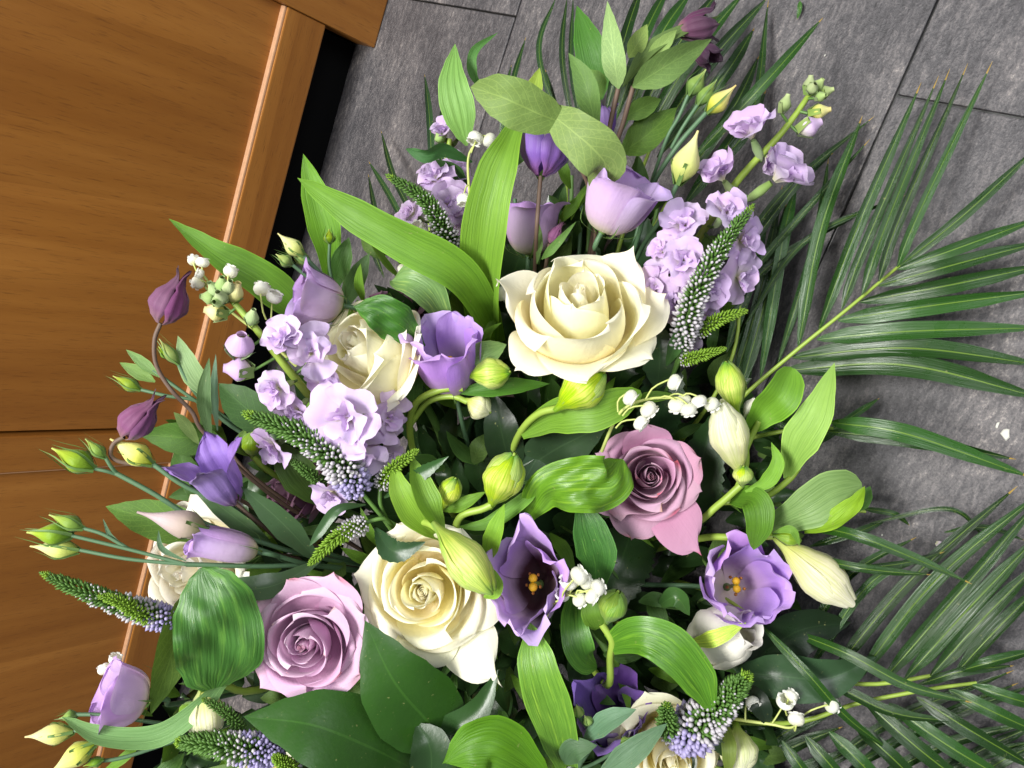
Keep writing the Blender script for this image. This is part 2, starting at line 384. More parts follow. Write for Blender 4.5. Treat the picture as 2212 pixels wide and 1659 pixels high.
def bez(a, b, c, d, t):
    k = 1 - t; return a * k ** 3 + 3 * b * k * k * t + 3 * c * k * t * t + d * t ** 3
def frame(axis, refdir=None):
    a = axis.normalized(); r = refdir if refdir is not None else w_dir(1, 0, 0)
    e1 = r - a * r.dot(a)
    if e1.length < .2: r = w_dir(0, 1, 0); e1 = r - a * r.dot(a)
    e1.normalize(); e2 = a.cross(e1)
    if e2.dot(w_dir(0, 1, 0)) < 0: e2 = -e2          # angle 0 = image right, 90 = image down
    return e1, e2, a
# ---------------------------------------------------------------- flower builders
def petal_rows(O, fr, th0, hw, r, z, curl=0., rp=4., spiral=.06, eroll=0., ruf=0., rufz=0., rn=None, nu=16, nv=15, w0=.5, fn=5., irr=0., cq=.80, point=0., q0=.40):
    """r, z: four bezier control values each (metres); s across, t base to rim; rp rounds the rim, cq is where the rim starts to roll"""
    e1, e2, a = fr; rn = rn or random; p1, p2, p3 = rn.random() * 6, rn.random() * 6, rn.random() * 6
    L = abs(z[3]) + abs(r[3]); rows = []
    for i in range(nu):
        t = 1 - (1 - i / (nu - 1)) ** 1.9; row = []
        q = max(0., (t - q0) / (1 - q0))
        wd = (w0 + (1 - w0) * min(1, t / .5) ** .7) * max(1 - q ** rp, 0) ** .5 + .012
        for j in range(nv):
            s = j / (nv - 1) * 2 - 1
            te = t * (1 + point * (1 - abs(s)) ** 2 * max(0, t - .8) * 5)
            rr = bez(*r, te); zz = bez(*z, te)
            c = max(0, t - cq) / (1 - cq)
            rr += curl * L * c ** 1.6 * (.8 + .4 * math.sin(p1 + s * 2)); zz -= curl * L * .9 * c ** 2.4
            rr *= 1 + spiral * s
            e = abs(s) ** 3 * min(1, t * 1.4) ** 2
            rr += eroll * L * e; zz -= eroll * .6 * L * e
            rr += ruf * L * t ** 3 * math.sin(fn * s * wd + p1) + ruf * .5 * L * t ** 4 * math.sin(fn * 2.3 * s * wd + p2)
            zz += rufz * L * t ** 3 * math.sin(fn * .8 * s * wd + p3)
            th = th0 + hw * s * wd
            row.append(O + e1 * (rr * math.cos(th)) + e2 * (rr * math.sin(th)) + a * zz)
        rows.append(row)
    return rows
ROSE = {  # count, base r, bulge, bulge2, tip r, tip height, curl, half angle, rim rounding, eroll
 'full': [(3, .02, .10, .12, .085, .95, .0, 1.9, 5, .0), (3, .03, .18, .21, .175, .99, .012, 1.7, 4.5, .0), (3, .04, .29, .33, .29, 1.0, .03, 1.55, 4, .005),
          (3, .05, .44, .50, .44, .96, .06, 1.5, 3.8, .01), (4, .05, .60, .68, .64, .86, .09, 1.25, 3.6, .02), (4, .06, .76, .86, .88, .66, .12, 1.2, 3.4, .03)],
 'bud': [(3, .02, .11, .13, .10, .95, .0, 1.9, 5, .0), (3, .03, .20, .25, .21, 1.0, .01, 1.75, 4.5, .0), (3, .04, .40, .48, .38, .99, .03, 1.55, 4, .01),
         (3, .05, .58, .68, .58, .94, .05, 1.45, 3.8, .015), (4, .06, .74, .84, .82, .78, .10, 1.2, 3.6, .02)],
 'goblet': [(2, .02, .10, .12, .07, .93, .0, 2.0, 5, .0), (3, .03, .18, .22, .14, .97, .0, 1.8, 4, .0), (3, .04, .34, .40, .27, 1.0, .008, 1.65, 3.6, .0), (3, .05, .52, .62, .42, 1.01, .02, 1.5, 3.4, .005),
            (3, .06, .68, .82, .60, .97, .05, 1.4, 3.2, .01), (3, .06, .80, .94, .76, .90, .09, 1.35, 3.2, .015)],
}
def rose(label, x, y, d, R, axis, mat, outer=(), height=.95, form='full', seed=1, twist=0, group='roses', leafcol=None, tight=1., stempts=None):
    R = R * d / FPX; rn = random.Random(seed); ax = V(*axis); fr = frame(ax)
    Hh = R * height; O = P(x, y, d) - ax * (Hh * .9)
    t = thing('rose', label, 'rose', O, group); Z = Vector((0, 0, 0))
    # rolled heart
    rows = []
    for i in range(9):
        tt = i / 8; row = []
        for j in range(60):
            s = j / 59; th = s * 4.6 * PI + twist; rr = R * (.012 + .085 * s) * (1.15 - .3 * tt) * tight
            zz = Hh * tt * (.93 + .05 * s)
            row.append(fr[0] * rr * math.cos(th) + fr[1] * rr * math.sin(th) + ax * zz)
        rows.append(row)
    link('heart', grid_mesh(rows), mat, t)
    th = math.radians(twist) + rn.random()
    for li, (n, r0, b1, b2, rt, zt, cu, hw, rp, er) in enumerate(ROSE[form]):
        th += .7 + rn.random() * .5
        for k in range(n):
            j = 1 + (rn.random() - .5) * .16; tt = tight if li < 4 else 1; kk = .05 + .02 * li
            a2 = (ax + fr[0] * rn.uniform(-kk, kk) + fr[1] * rn.uniform(-kk, kk)).normalized(); f2 = (fr[0], fr[1], a2)
            rows = petal_rows(Z, f2, th + 2 * PI * k / n + (rn.random() - .5) * .3, hw * 1.16 * (1 + (rn.random() - .5) * .15),
                [R * r0, R * b1 * j * 1.25 * tt, R * b2 * j * tt, R * rt * j * tt], [0, .02 * Hh, .6 * Hh * zt, Hh * zt * (1 + (rn.random() - .5) * .10)],
                curl=cu * (.7 + rn.random() * .7), rp=2.5 if li > 1 else 3.2, q0=.22, spiral=.08 + .03 * li / 5, eroll=er * (.5 + rn.random()), ruf=.009 + .008 * (li > 2), rufz=.014, fn=3.6, rn=rn, nv=21, nu=22, point=.06, cq=.78)
            link('petal', grid_mesh(rows), mat, t)
    for (deg, ln, drop, hwo, cu) in outer:
        a = math.radians(deg)
        rows = petal_rows(Z, fr, a, hwo * 1.35, [R * .06, R * .66, R * .86, R * ln], [0, .0, Hh * .42, Hh * drop],
            curl=cu * .7, rp=2.6, q0=.3, spiral=.04, eroll=.025, ruf=.014, rufz=.02, rn=rn, nv=21, nu=22, point=.12, w0=.7, cq=.72)
        link('petal', grid_mesh(rows), mat, t)
    sep = 5
    for k in range(sep):
        a = 2 * PI * k / sep + .3
        dr = fr[0] * math.cos(a) + fr[1] * math.sin(a)
        w = [Z + dr * R * .08 - ax * R * .03, dr * R * .45 + ax * R * .0, dr * R * .8 + ax * R * .02]
        link('sepal', leaf_mesh(w, R * .13, 'sepal', nu=7, nv=5, normal=ax, ref=(0, 0, 0)), 'glossy_leaf', t, (70, 96, 50))
    link('hip', grid_mesh(tube_rows([Z - ax * R * .22, Z - ax * R * .08, Z + ax * R * .05], [R * .06, R * .13, R * .1], 7, 10), True), 'sepal_green', t)
    base = stempts if stempts else P(1080 + rn.uniform(-90, 90), 1200 + rn.uniform(-90, 90), .64)
    mid = (O - ax * R * .6); 
    w = [O - ax * R * .2, mid * .7 + base * .3 - ax * R * .3, base]
    link('stem', grid_mesh(tube_rows([p - O for p in w], [.003, .003], 14, 8), True), 'stem_green', t)
    return t
def basis(b, tip):
    """frame at b pointing to tip"""
    a = tip - b; L = a.length; return frame(a), L
def ell(parent, name, c, rx, fr, rz, mat, seg=10, ring=7):
    rows = []
    for i in range(ring + 1):
        ph = PI * i / ring
        rows.append([c + (fr[0] * math.cos(2 * PI * j / seg) + fr[1] * math.sin(2 * PI * j / seg)) * rx * max(math.sin(ph), .02) - fr[2] * rz * math.cos(ph) for j in range(seg)])
    return link(name, grid_mesh(rows, True), mat, parent)
def to_base(par, O, ax, pts, r=1.8, mat='stem_blue_green', back=.004):
    """stem from flower base O (world) along given pixel points"""
    w = [O + ax * .001] + [O - ax * .012] + wp(pts); og = org(par)
    return link('stem', grid_mesh(tube_rows(w, [r * .001, r * .001], seg=8, ref=og), True), mat, par)
def lisianthus(label, base, tip, R, mat='lisianthus_petal', n=5, flare=1., bell=.66, ruf=.05, stem_pts=None, seed=1, stig=True, twist=0, group='lisianthus blooms', shallow=False, squeeze=1.):
    O, T = wp([base])[0], wp([tip])[0]; fr, L = basis(O, T); rn = random.Random(seed)
    R = R * (base[2] if base[2] > 0 else .5) / FPX; t = thing('lisianthus', label, 'flower', O, group); Z = Vector((0, 0, 0))
    fr = (fr[0] * squeeze, fr[1], fr[2])
    for k in range(n):
        rows = petal_rows(Z, fr, math.radians(twist) + 2 * PI * k / n, 2 * PI / n * (.95 + .12 * rn.random()),
            [R * .10, R * bell * 1.1, R * bell * 1.05, R * flare * (1 + .12 * (rn.random() - .5))], [0, L * .02, L * .55, L * (1 + .1 * (rn.random() - .5))],
            curl=.05, rp=4.6, q0=.52, spiral=.15, eroll=.0, ruf=ruf * .8, rufz=ruf * .7, rn=rn, nu=20, nv=31, fn=5.2, w0=.75)
        link('petal', grid_mesh(rows), mat, t)
    if stig:
        for sgn in (-1, 1):
            c = fr[2] * L * .46 + fr[1] * R * .11 * sgn
            ell(t, 'stigma_lobe', c, R * .12, (fr[0].normalized(), fr[1], fr[2]), R * .11, 'stigma_yellow')
        link('style', grid_mesh(tube_rows([Z + fr[2] * L * .1, fr[2] * L * .5], [R * .06, R * .05], 5, 7), True), 'stem_lime', t)
        for k in range(5):
            a = 2 * PI * k / 5 + .4; dr = fr[0] * math.cos(a) + fr[1] * math.sin(a)
            ell(t, 'anther', fr[2] * L * .42 + dr * R * .26, R * .05, fr, R * .09, 'anther_brown', 6, 5)
    for k in range(5):
        a = 2 * PI * k / 5 + .2; dr = fr[0] * math.cos(a) + fr[1] * math.sin(a)
        w = [dr * R * .18 - fr[2] * L * .07, dr * R * bell * 1.08 + fr[2] * L * .08, dr * R * bell * 1.30 + fr[2] * L * .34]
        link('sepal', leaf_mesh(w, R * .06, 'sepal', nu=8, nv=3, normal=dr, ref=(0, 0, 0)), 'sepal_green', t)
    ell(t, 'receptacle', -fr[2] * R * .02, R * .13, fr, R * .14, 'sepal_green', 8, 5)
    if stem_pts: to_base(t, O, fr[2], stem_pts, 1.7)
    return t
def bud_part(parent, base, tip, R, mat='green_bud', sepals=5, slen=1.12, name='bud', twist=1.2, tipr=.08, smat='sepal_green', fat=.38, sw=.16):
    """a teardrop bud with a spiral twist; narrow sepals as its sub-parts"""
    O, T = wp([base])[0], wp([tip])[0]; fr, L = basis(O, T); og = org(parent)
    R = R * (base[2] if base[2] > 0 else .5) / FPX; rows = []
    for i in range(15):
        t = i / 14; row = []
        r = R * (math.sin(PI * min(1, t / fat * .5)) if t < fat else tipr + (1 - tipr) * (math.cos(PI * ((t - fat) / (1 - fat)) ** .9) * .5 + .5))
        r = max(r, R * .06)
        for j in range(20):
            th = 2 * PI * j / 20
            k = 1 + .07 * ((th * 5 / (2 * PI) + t * twist) % 1 - .5) * (1 if t > .1 else 0)
            row.append(O - og + (fr[0] * math.cos(th) + fr[1] * math.sin(th)) * r * k + fr[2] * L * t)
        rows.append(row)
    b = link(name, grid_mesh(rows, True), mat, parent)
    for k in range(sepals):
        a = 2 * PI * k / sepals + .5; dr = fr[0] * math.cos(a) + fr[1] * math.sin(a); q = O - og
        ln = slen * (.8 + .3 * ((k * 37) % 5) / 5)
        w = [q + dr * R * .25, q + dr * R * 1.08 + fr[2] * L * fat, q + dr * R * (.75) + fr[2] * L * .72 * ln, q + dr * R * (.5 + .3 * (k % 2)) + fr[2] * L * ln]
        link('sepal', leaf_mesh(w, R * sw, 'sepal', nu=9, nv=3, normal=dr, ref=(0, 0, 0)), smat, b)
    return b
def alstro_bud(parent, base, tip, R, mat='alstroemeria_bud', seed=1, openr=.18, name='bud', green_tip=True, stripe=False):
    """three overlapping outer tepals round three inner ones"""
    O, T = wp([base])[0], wp([tip])[0]; fr, L = basis(O, T); og = org(parent); rn = random.Random(seed)
    R = R * (base[2] if base[2] > 0 else .5) / FPX; b = None; tw = rn.random() * 6
    for lay in (0, 1):
        for k in range(3):
            rows = []; th0 = tw + 2 * PI * k / 3 + lay * PI / 3
            for i in range(16):
                t = i / 15; row = []
                rr = R * interp([(0, .12), (.14, .22), (.34, .6), (.58, .92), (.76, .84), (.92, .48), (1, openr)], t) * (1 - .08 * lay)
                for j in range(13):
                    s = j / 12 * 2 - 1; hw = 1.25 * (1 - .25 * max(0, t - .7) / .3)
                    te = t * (1 - .10 * abs(s) ** 3) * (1.03 if lay else 1)
                    th = th0 + hw * s
                    rk = rr * (1 + .07 * s + .05 * (1 - s * s) + .025 * math.cos(s * 8))
                    row.append(O - og + (fr[0] * math.cos(th) + fr[1] * math.sin(th)) * rk + fr[2] * L * te)
                rows.append(row)
            o = link(name if b is None else 'tepal', grid_mesh(rows), mat, b or parent)
            if b is None: b = o
    if green_tip:
        ell(b, 'green_tip', O - og + fr[2] * L * .985, R * .12, fr, R * .16, 'stem_lime', 6, 5)
    return b
def clematis_flower(parent, base, tip, R, mat='clematis_petal', closed=True, seed=1, n=4, flare=1.2, ruf=.05, name='sepal', twist=0., curl=.12):
    O, T = wp([base])[0], wp([tip])[0]; fr, L = basis(O, T); og = org(parent); rn = random.Random(seed)
    R = R * (base[2] if base[2] > 0 else .5) / FPX
    for k in range(n):
        rows = []; th0 = twist + 2 * PI * k / n + .4
        for i in range(18):
            t = i / 17; row = []
            if closed: rr = R * interp([(0, .25), (.12, .68), (.32, 1), (.52, .85), (.72, .42), (.86, .26), (1, .38 + .5 * rn.random() if False else .5)], t)
            else: rr = R * interp([(0, .22), (.15, .6), (.4, .9), (.7, 1), (.88, flare), (1, flare * 1.25)], t)
            wd = interp([(0, .5), (.3, 1), (.55, .95), (.75, .62), (.9, .24), (1, .03)], t) if closed else interp([(0, .5), (.3, .95), (.6, 1), (.82, .78), (.94, .35), (1, .03)], t)
            for j in range(13):
                s = j / 12 * 2 - 1; th = th0 + (PI / n * 1.12) * s * wd * (1.6 if closed and t > .7 else 1)
                rk = rr * (1 + .05 * math.cos(s * 9.4) + .06 * s) + (R * ruf * t * math.sin(7 * t + s * 5 + k) * s * s)
                row.append(O - og + (fr[0] * math.cos(th) + fr[1] * math.sin(th)) * rk + fr[2] * L * t * (1 if closed else 1 - .06 * abs(s)))
            rows.append(row)
        link(name, grid_mesh(rows), mat, parent)
    return fr
# ---- shared unit meshes -------------------------------------------------
def unit_bell():
    rows = []
    prof = [(.04, 1.05), (.42, 1.0), (.76, .84), (.96, .52), (.97, .2), (.84, -.08), (.70, -.2)]
    for r, z in prof: rows.append([Vector((r * math.cos(2 * PI * j / 24), r * math.sin(2 * PI * j / 24), z)) for j in range(24)])
    for k, (r, z) in enumerate(((.76, -.30), (.90, -.36), (1.02, -.30))):
        rows.append([Vector(((r if math.cos(6 * 2 * PI * j / 24) > -.5 else .66) * math.cos(2 * PI * j / 24), (r if math.cos(6 * 2 * PI * j / 24) > -.5 else .66) * math.sin(2 * PI * j / 24), z - (.02 * (k == 0)))) for j in range(24)])
    return grid_mesh(rows, True)
BELL = unit_bell()
def mtx(p, axis, s, spin=0., ref=Vector((0, 0, 0))):
    a = axis.normalized(); e1 = a.orthogonal().normalized(); e2 = a.cross(e1)
    c, q = math.cos(spin), math.sin(spin); f1 = e1 * c + e2 * q; f2 = e2 * c - e1 * q
    p = p - ref
    return Matrix(((f1.x * s, f2.x * s, a.x * s, p.x), (f1.y * s, f2.y * s, a.y * s, p.y), (f1.z * s, f2.z * s, a.z * s, p.z), (0, 0, 0, 1)))
def lily_spray(label, stem_pts, bells, r=1.2, smat='stem_pale', group='lily of the valley sprays'):
    """bells: (x, y, d, size px, hang direction (right, down, towards camera), x, y of the node on the stem)"""
    w = wp(stem_pts); t = thing('lily_of_the_valley', label, 'flower', w[0], group)
    stem(t, stem_pts, r, smat, taper=.6)
    for i, (x, y, d, s, hd, nx, ny) in enumerate(bells):
        p = P(x, y, d); hv = V(hd[0] + .12, hd[1] + .05, hd[2] - (.95 if i % 3 else .45)); sz = s * d / FPX * .98
        o = link('bell', BELL, 'bell_white', t, mtx=mtx(p, -hv, sz, i * .7, org(t)))
        top = p - hv * sz; nd = P(nx, ny, d + .004)
        md = (top + nd) * .5 - hv * sz * .5
        link('pedicel', grid_mesh(tube_rows([nd, md, top, top + hv * sz * .1], [.0006, .0005], 8, 6, org(t)), True), smat, t)
    return t
def unit_petal(seed, wide=1., ruf=.12, curl=.2, notch=.1):
    rn = random.Random(seed); rows = []; p1, p2 = rn.random() * 6, rn.random() * 6
    for i in range(9):
        t = i / 8; row = []
        for j in range(11):
            s = j / 10 * 2 - 1
            w = interp([(0, .12), (.3, .35), (.6, .85), (.85, 1), (1, .86)], t) * .62 * wide
            te = t * (1 - .22 * abs(s) ** 2.5 - notch * math.exp(-(s * 4) ** 2) * t)
            z = .28 * math.sin(te * 1.7) - curl * te ** 3 + ruf * t * t * (math.sin(s * 4 + p1) + .5 * math.sin(s * 8 + p2)) + .10 * s * s * t
            row.append(Vector((te, s * w, z)))
        rows.append(row)
    return grid_mesh(rows)
UP = [unit_petal(k, 1. + .12 * (k % 3), .07 + .03 * (k % 4), .1 + .1 * (k % 3)) for k in range(8)]
def unit_cone():
    rows = []
    for z, r in ((-.1, .10), (-.45, .16), (-.8, .14), (-1.0, .04)):
        rows.append([Vector((r * math.cos(2 * PI * j / 8), r * math.sin(2 * PI * j / 8), z)) for j in range(8)])
    return grid_mesh(rows, True)
CALYX = unit_cone()
def floret(parent, x, y, d, R, axis, seed=1, n=4, double=True, mat='stock_petal', openness=1.):
    rn = random.Random(seed); R = R * rn.uniform(.88, 1.14); openness = openness * rn.uniform(.7, 1.1); p = P(x, y, d); sz = R * d / FPX; ax = V(*axis)
    f = link('floret', CALYX, 'felt_bud', parent, mtx=mtx(p, ax, sz, 0, org(parent)))
    def pet(ang, ln, tilt, z):
        m = Matrix.Rotation(ang, 4, 'Z') @ Matrix.Translation((.03, 0, z)) @ Matrix.Rotation(-tilt, 4, 'Y') @ Matrix.Diagonal((ln, ln * (.9 + .2 * rn.random()), ln, 1))
        link('petal', UP[rn.randrange(8)], mat, f, mtx=m)
    a0 = rn.random() * 6
    for k in range(n): pet(a0 + 2 * PI * k / n + rn.uniform(-.2, .2), .85 + .35 * rn.random(), (1 - openness) * 1.0 + rn.uniform(-.25, .5), 0)
    if double:
        for k in range(3): pet(a0 + .7 + 2 * PI * k / 3 + rn.uniform(-.3, .3), .7 + .15 * rn.random(), .55 + rn.random() * .35 + (1 - openness) * .5, .04)
        for k in range(3): pet(a0 + 2 * PI * k / 3 + rn.uniform(-.4, .4), .46 + .12 * rn.random(), 1.0 + rn.random() * .35, .06)
    return f
def ellip_lump(vs, fs, p, dr, ln, r, seg=5):
    a = dr.normalized(); e1 = a.orthogonal().normalized(); e2 = a.cross(e1); b = len(vs)
    vs.append(p)
    for q, rr in ((.3, .85), (.7, 1.0)):
        for j in range(seg):
            th = 2 * PI * j / seg; vs.append(p + a * ln * q + (e1 * math.cos(th) + e2 * math.sin(th)) * r * rr)
    vs.append(p + a * ln * 1.02)
    for j in range(seg):
        k = (j + 1) % seg
        fs.append((b, b + 1 + k, b + 1 + j)); fs.append((b + 1 + j, b + 1 + k, b + 1 + seg + k, b + 1 + seg + j)); fs.append((b + 1 + seg + j, b + 1 + seg + k, b + 1 + 2 * seg))
def spike_part(parent, pts, R, n=260, white=.62, seed=1, lilac=0., gmat='spike_green', stem_r=1.3, side=False):
    """veronica flower spike: base to tip; tiny buds are one mass per colour"""
    rn = random.Random(seed); n = int(n * 1.35); w = wp(pts); R = hwm(R, pts, w) * 1.12; og = org(parent); sp = cr(w, 60)
    G, W, Lm, T = ([], []), ([], []), ([], []), ([], [])
    for i in range(n):
        u = (i + .5) / n; u = u ** 1.08; f = u * 58; k = int(f); c = sp[k].lerp(sp[k + 1], f - k); t = (sp[min(k + 2, 59)] - sp[max(k - 1, 0)]).normalized()
        nn = t.orthogonal().normalized(); b = t.cross(nn); th = i * 2.39996 + rn.uniform(-.15, .15)
        dr = nn * math.cos(th) + b * math.sin(th)
        rr = R * interp([(0, .75), (.15, 1), (.5, .95), (.8, .72), (.94, .45), (1, .2)], u) * rn.uniform(.9, 1.1)
        up = .35 + .9 * u; out = (dr + t * up).normalized(); p = c + dr * rr * .22 - og
        wf = (white + .08 - u) / (white + .08) if white > 0 else 0      # 0 at the end of the white zone, 1 at the base
        ellip_lump(*(T if u > .94 else G), p, (dr + t * (up - .1)).normalized(), rr * rn.uniform(.62, .85), rr * .10 + .0001, 4)
        if wf > 0 and rn.random() < .35 + wf * .9:
            tgt = Lm if u < lilac * rn.uniform(.7, 1.3) else W
            sz = min(1, .36 + wf * .85) * rn.uniform(.65, 1.05)
            ellip_lump(tgt[0], tgt[1], p + out * rr * (.62 - .25 * sz), (out + dr * .25).normalized(), rr * .62 * sz, rr * .13 * sz + .00015, 6)
    for nm, (vs, fs), m in (('bracts', G, gmat), ('white_buds', W, 'spike_bud'), ('lilac_florets', Lm, 'spike_lilac'), ('tip_buds', T, 'spike_bright')):
        if vs:
            o = link(nm, mesh(nm, vs, fs), m, parent); o['kind'] = 'stuff'
    link('side_stalk' if side else 'stem', grid_mesh(tube_rows(w, [stem_r * .001, stem_r * .0005], 20, 7, og), True), gmat, parent)
# ---------------------------------------------------------------- setting: tiled floor, wooden cabinet front
def box_mesh(x0, x1, y0, y1, z0, z1, bev=.0, name='box'):
    import bmesh
    bm = bmesh.new(); bmesh.ops.create_cube(bm, size=1)
    for v in bm.verts: v.co = Vector(((x0 + x1) / 2 + v.co.x * (x1 - x0), (y0 + y1) / 2 + v.co.y * (y1 - y0), (z0 + z1) / 2 + v.co.z * (z1 - z0)))
    if bev: bmesh.ops.bevel(bm, geom=bm.edges[:], offset=bev, segments=2, affect='EDGES', profile=.6)
    me = bpy.data.meshes.new(name); bm.to_mesh(me); bm.free(); return me
def box(name, x0, x1, y0, y1, z0, z1, mat, parent=None, bev=0., along='x'):
    """grain runs along the object's own x; a vertical board is turned so that its x is world z"""
    c = Vector(((x0 + x1) / 2, (y0 + y1) / 2, (z0 + z1) / 2)); hx, hy, hz = (x1 - x0) / 2, (y1 - y0) / 2, (z1 - z0) / 2
    if along == 'z':
        me = box_mesh(-hz, hz, -hx, hx, -hy, hy, bev); m = Matrix(((0, 1, 0, 0), (0, 0, 1, 0), (1, 0, 0, 0), (0, 0, 0, 1)))
    else:
        me = box_mesh(-hx, hx, -hz, hz, -hy, hy, bev); m = Matrix(((1, 0, 0, 0), (0, 0, 1, 0), (0, -1, 0, 0), (0, 0, 0, 1))) if False else Matrix(((1, 0, 0, 0), (0, 0, -1, 0), (0, 1, 0, 0), (0, 0, 0, 1)))
    m = Matrix.Translation(c - (org(parent) if parent else Vector((0, 0, 0)))) @ m
    return link(name, me, mat, parent, mtx=m)
fl = link('floor', box_mesh(-1.5, 2.0, -1.7, 1.3, -.03, -.003), 'tray'); fl['kind'] = 'structure'
def tile(x0, x1, y0, y1):
    c = Vector(((x0 + x1) / 2, (y0 + y1) / 2, 0)); g = .0008
    o = link('tile', box_mesh(-(x1 - x0) / 2 + g, (x1 - x0) / 2 - g, -(y1 - y0) / 2 + g, (y1 - y0) / 2 - g, -.008, 0, .0012), 'slate', fl, mtx=Matrix.Translation(c))
for (y0, y1, cuts) in ((-1.26, -.90, (-.75, 0.02, .80, 1.6)), (-.90, -.539, (-.93, -.157, .615, 1.39)), (-.539, -.178, (-.42, .47, 1.24)), (-.178, .183, (-.92, -.147, .625, 1.4)), (.183, .545, (-.5, .3, 1.1))):
    for a, b in zip(cuts, cuts[1:]): tile(a, b, y0, y1)
YF = -.734
cab = thing('wooden_cabinet', 'brown wooden panelled cabinet front standing behind the flower arrangement', 'cabinet', (.3, YF, 0))
box('stile', -.215, -.100, YF - .030, YF + .003, .0005, .95, 'wood', cab, .002, 'z')
box('rail', -.0995, 1.30, YF - .026, YF, .065, .1115, 'wood', cab, .0015, 'x')
box('rail_edge', -.0993, 1.298, YF - .012, YF - .0015, .1112, .1145, 'worn_lit_edge', cab, .0012, 'x')
box('panel', -.0995, .370, YF - .022, YF - .008, .108, .95, 'wood', cab, .001, 'z')
box('muntin', .3735, .4135, YF - .022, YF - .003, .1147, .95, 'wood', cab, .0015, 'z')
box('muntin_edge', .4133, .4150, YF - .016, YF - .0045, .1147, .95, 'worn_lit_edge', cab, .0006, 'z')
box('panel', .4155, 1.30, YF - .022, YF - .008, .108, .95, 'wood', cab, .001, 'z')
box('gap_shade_board', -.098, 1.30, YF - .045, YF - .033, .0005, .069, 'gap_shade_black', cab)  # added board; its black stands in for the shadow in the gap
box('bottom_board', -.098, 1.30, YF - .55, YF - .028, .070, .085, 'wood', cab)
box('light_block_back', -.215, 1.30, YF - .575, YF - .555, .0005, .95, 'wood', cab)  # unseen; added to keep ambient light from leaking in under the cabinet
box('side_board', -.214, -.195, YF - .554, YF - .031, .0005, .95, 'wood', cab, 0, 'z')
box('side_board', 1.301, 1.32, YF - .574, YF - .001, .0005, .95, 'wood', cab, 0, 'z')
box('top_board', -.235, 1.34, YF - .59, YF + .02, .951, .975, 'wood', cab, .003)
# tray with wet foam that holds every stem
FO = P(1080, 1180, .655); FO.z = 0
tr = thing('foam_tray', 'dark plastic tray with wet floral foam hidden under the flowers', 'tray', FO)
def rounded(name, cx, cy, a, b, z0, z1, mat, n=36):
    rows = []
    for z, k in ((z0, .0), (z0, .9), (z0 + .004, 1), (z1 - .006, 1), (z1, .93), (z1, 0)):
        rows.append([Vector((cx + a * k * (abs(math.cos(t)) ** .6) * math.copysign(1, math.cos(t)), cy + b * k * (abs(math.sin(t)) ** .6) * math.copysign(1, math.sin(t)), z)) for t in [2 * PI * j / n for j in range(n)]])
    return link(name, grid_mesh(rows, True), mat, tr)
rounded('tray', 0, 0, .13, .085, .0008, .028, 'tray'); rounded('foam', 0, 0, .115, .07, .0285, .085, 'foam')

# ---------------------------------------------------------------- roses
CR, WH, LV, MV, DU = 'cream_petal', 'white_petal', 'lavender_petal', 'mauve_petal', 'dusty_petal'
rose('large cream rose in the upper middle, tilted upwards, widest bloom', 1254, 630, .450, 138, (-.05, -.60, .78), CR,
     [(198, 1.20, .80, .62, .06), (138, 1.22, .46, .55, .10), (88, 1.10, .58, .75, .10), (38, 1.20, .48, .60, .08), (352, 1.26, .66, .62, .06), (318, 1.05, .90, .7, .05)], seed=4, form='goblet', height=1.35)
rose('cream rose seen from its side beside the left purple stock', 762, 735, .472, 134, (-.55, -.36, .72), CR,
     [(60, 1.08, .55, .8, .08), (120, 1.05, .5, .75, .12), (0, .95, .6, .75, .06), (200, 1.0, .7, .7, .06)], seed=9, height=1.25, form='goblet')
rose('cream rose facing up between the lavender rose and the dark-throated lisianthus', 912, 1280, .455, 128, (-.06, -.12, 1), CR,
     [(52, 1.75, .30, .40, .02), (92, 1.25, .40, .6, .12), (135, 1.15, .45, .7, .10), (190, 1.12, .5, .7, .08), (245, 1.12, .6, .7, .06), (300, 1.1, .6, .7, .05), (5, 1.2, .5, .6, .10)], seed=5)
rose('lavender rose with pink petal tips above the broad dark leaves', 650, 1398, .45, 110, (-.02, -.05, 1), LV,
     [(212, 1.35, .35, .45, .05), (292, 1.36, .62, .75, .02), (335, 1.2, .6, .7, .05), (30, 1.15, .6, .7, .08), (85, 1.12, .5, .8, .10), (135, 1.15, .5, .7, .08), (255, 1.15, .7, .6, .04)], seed=12)
rose('mauve rose with crimson petal tips in the middle right', 1405, 1030, .465, 92, (-.06, -.14, .98), MV,
     [(56, 1.85, .30, .45, .05), (105, 1.35, .25, .6, .14), (150, 1.4, .3, .42, .1), (268, 1.15, .75, .6, .02), (340, 1.2, .6, .6, .06), (205, 1.2, .4, .5, .08), (15, 1.15, .5, .6, .08)], seed=14)
rose('dusty mauve rose half hidden behind the purple clematis', 600, 1050, .545, 82, (-.6, -.35, .6), DU, [(100, 1, .6, .8, .03)], seed=17, height=1.3)
rose('dusty mauve rose half hidden at the top left behind the bright leaves', 838, 640, .56, 70, (-.1, -.8, .5), DU, [(60, 1, .6, .8, .03)], seed=18, height=1.3)
rose('ruffled white rose at the far left behind thin stems', 388, 1242, .482, 120, (-.30, .02, .95), WH,
     [(180, 1.15, .35, .6, .12), (120, 1.15, .35, .6, .16), (230, 1.1, .4, .6, .12), (60, 1.1, .5, .7, .08)], seed=21, height=1.1)
rose('cream rose cut off by the bottom edge below the deep purple lisianthus', 1452, 1655, .47, 116, (0, .05, 1), CR,
     [(250, 1.1, .5, .6, .08), (320, 1.1, .5, .6, .08), (200, 1.1, .45, .6, .1)], seed=25)
rose('cream rose barely showing at the bottom edge left', 560, 1690, .50, 75, (-.2, .2, 1), CR, [(270, 1.1, .5, .6, .08)], seed=27)

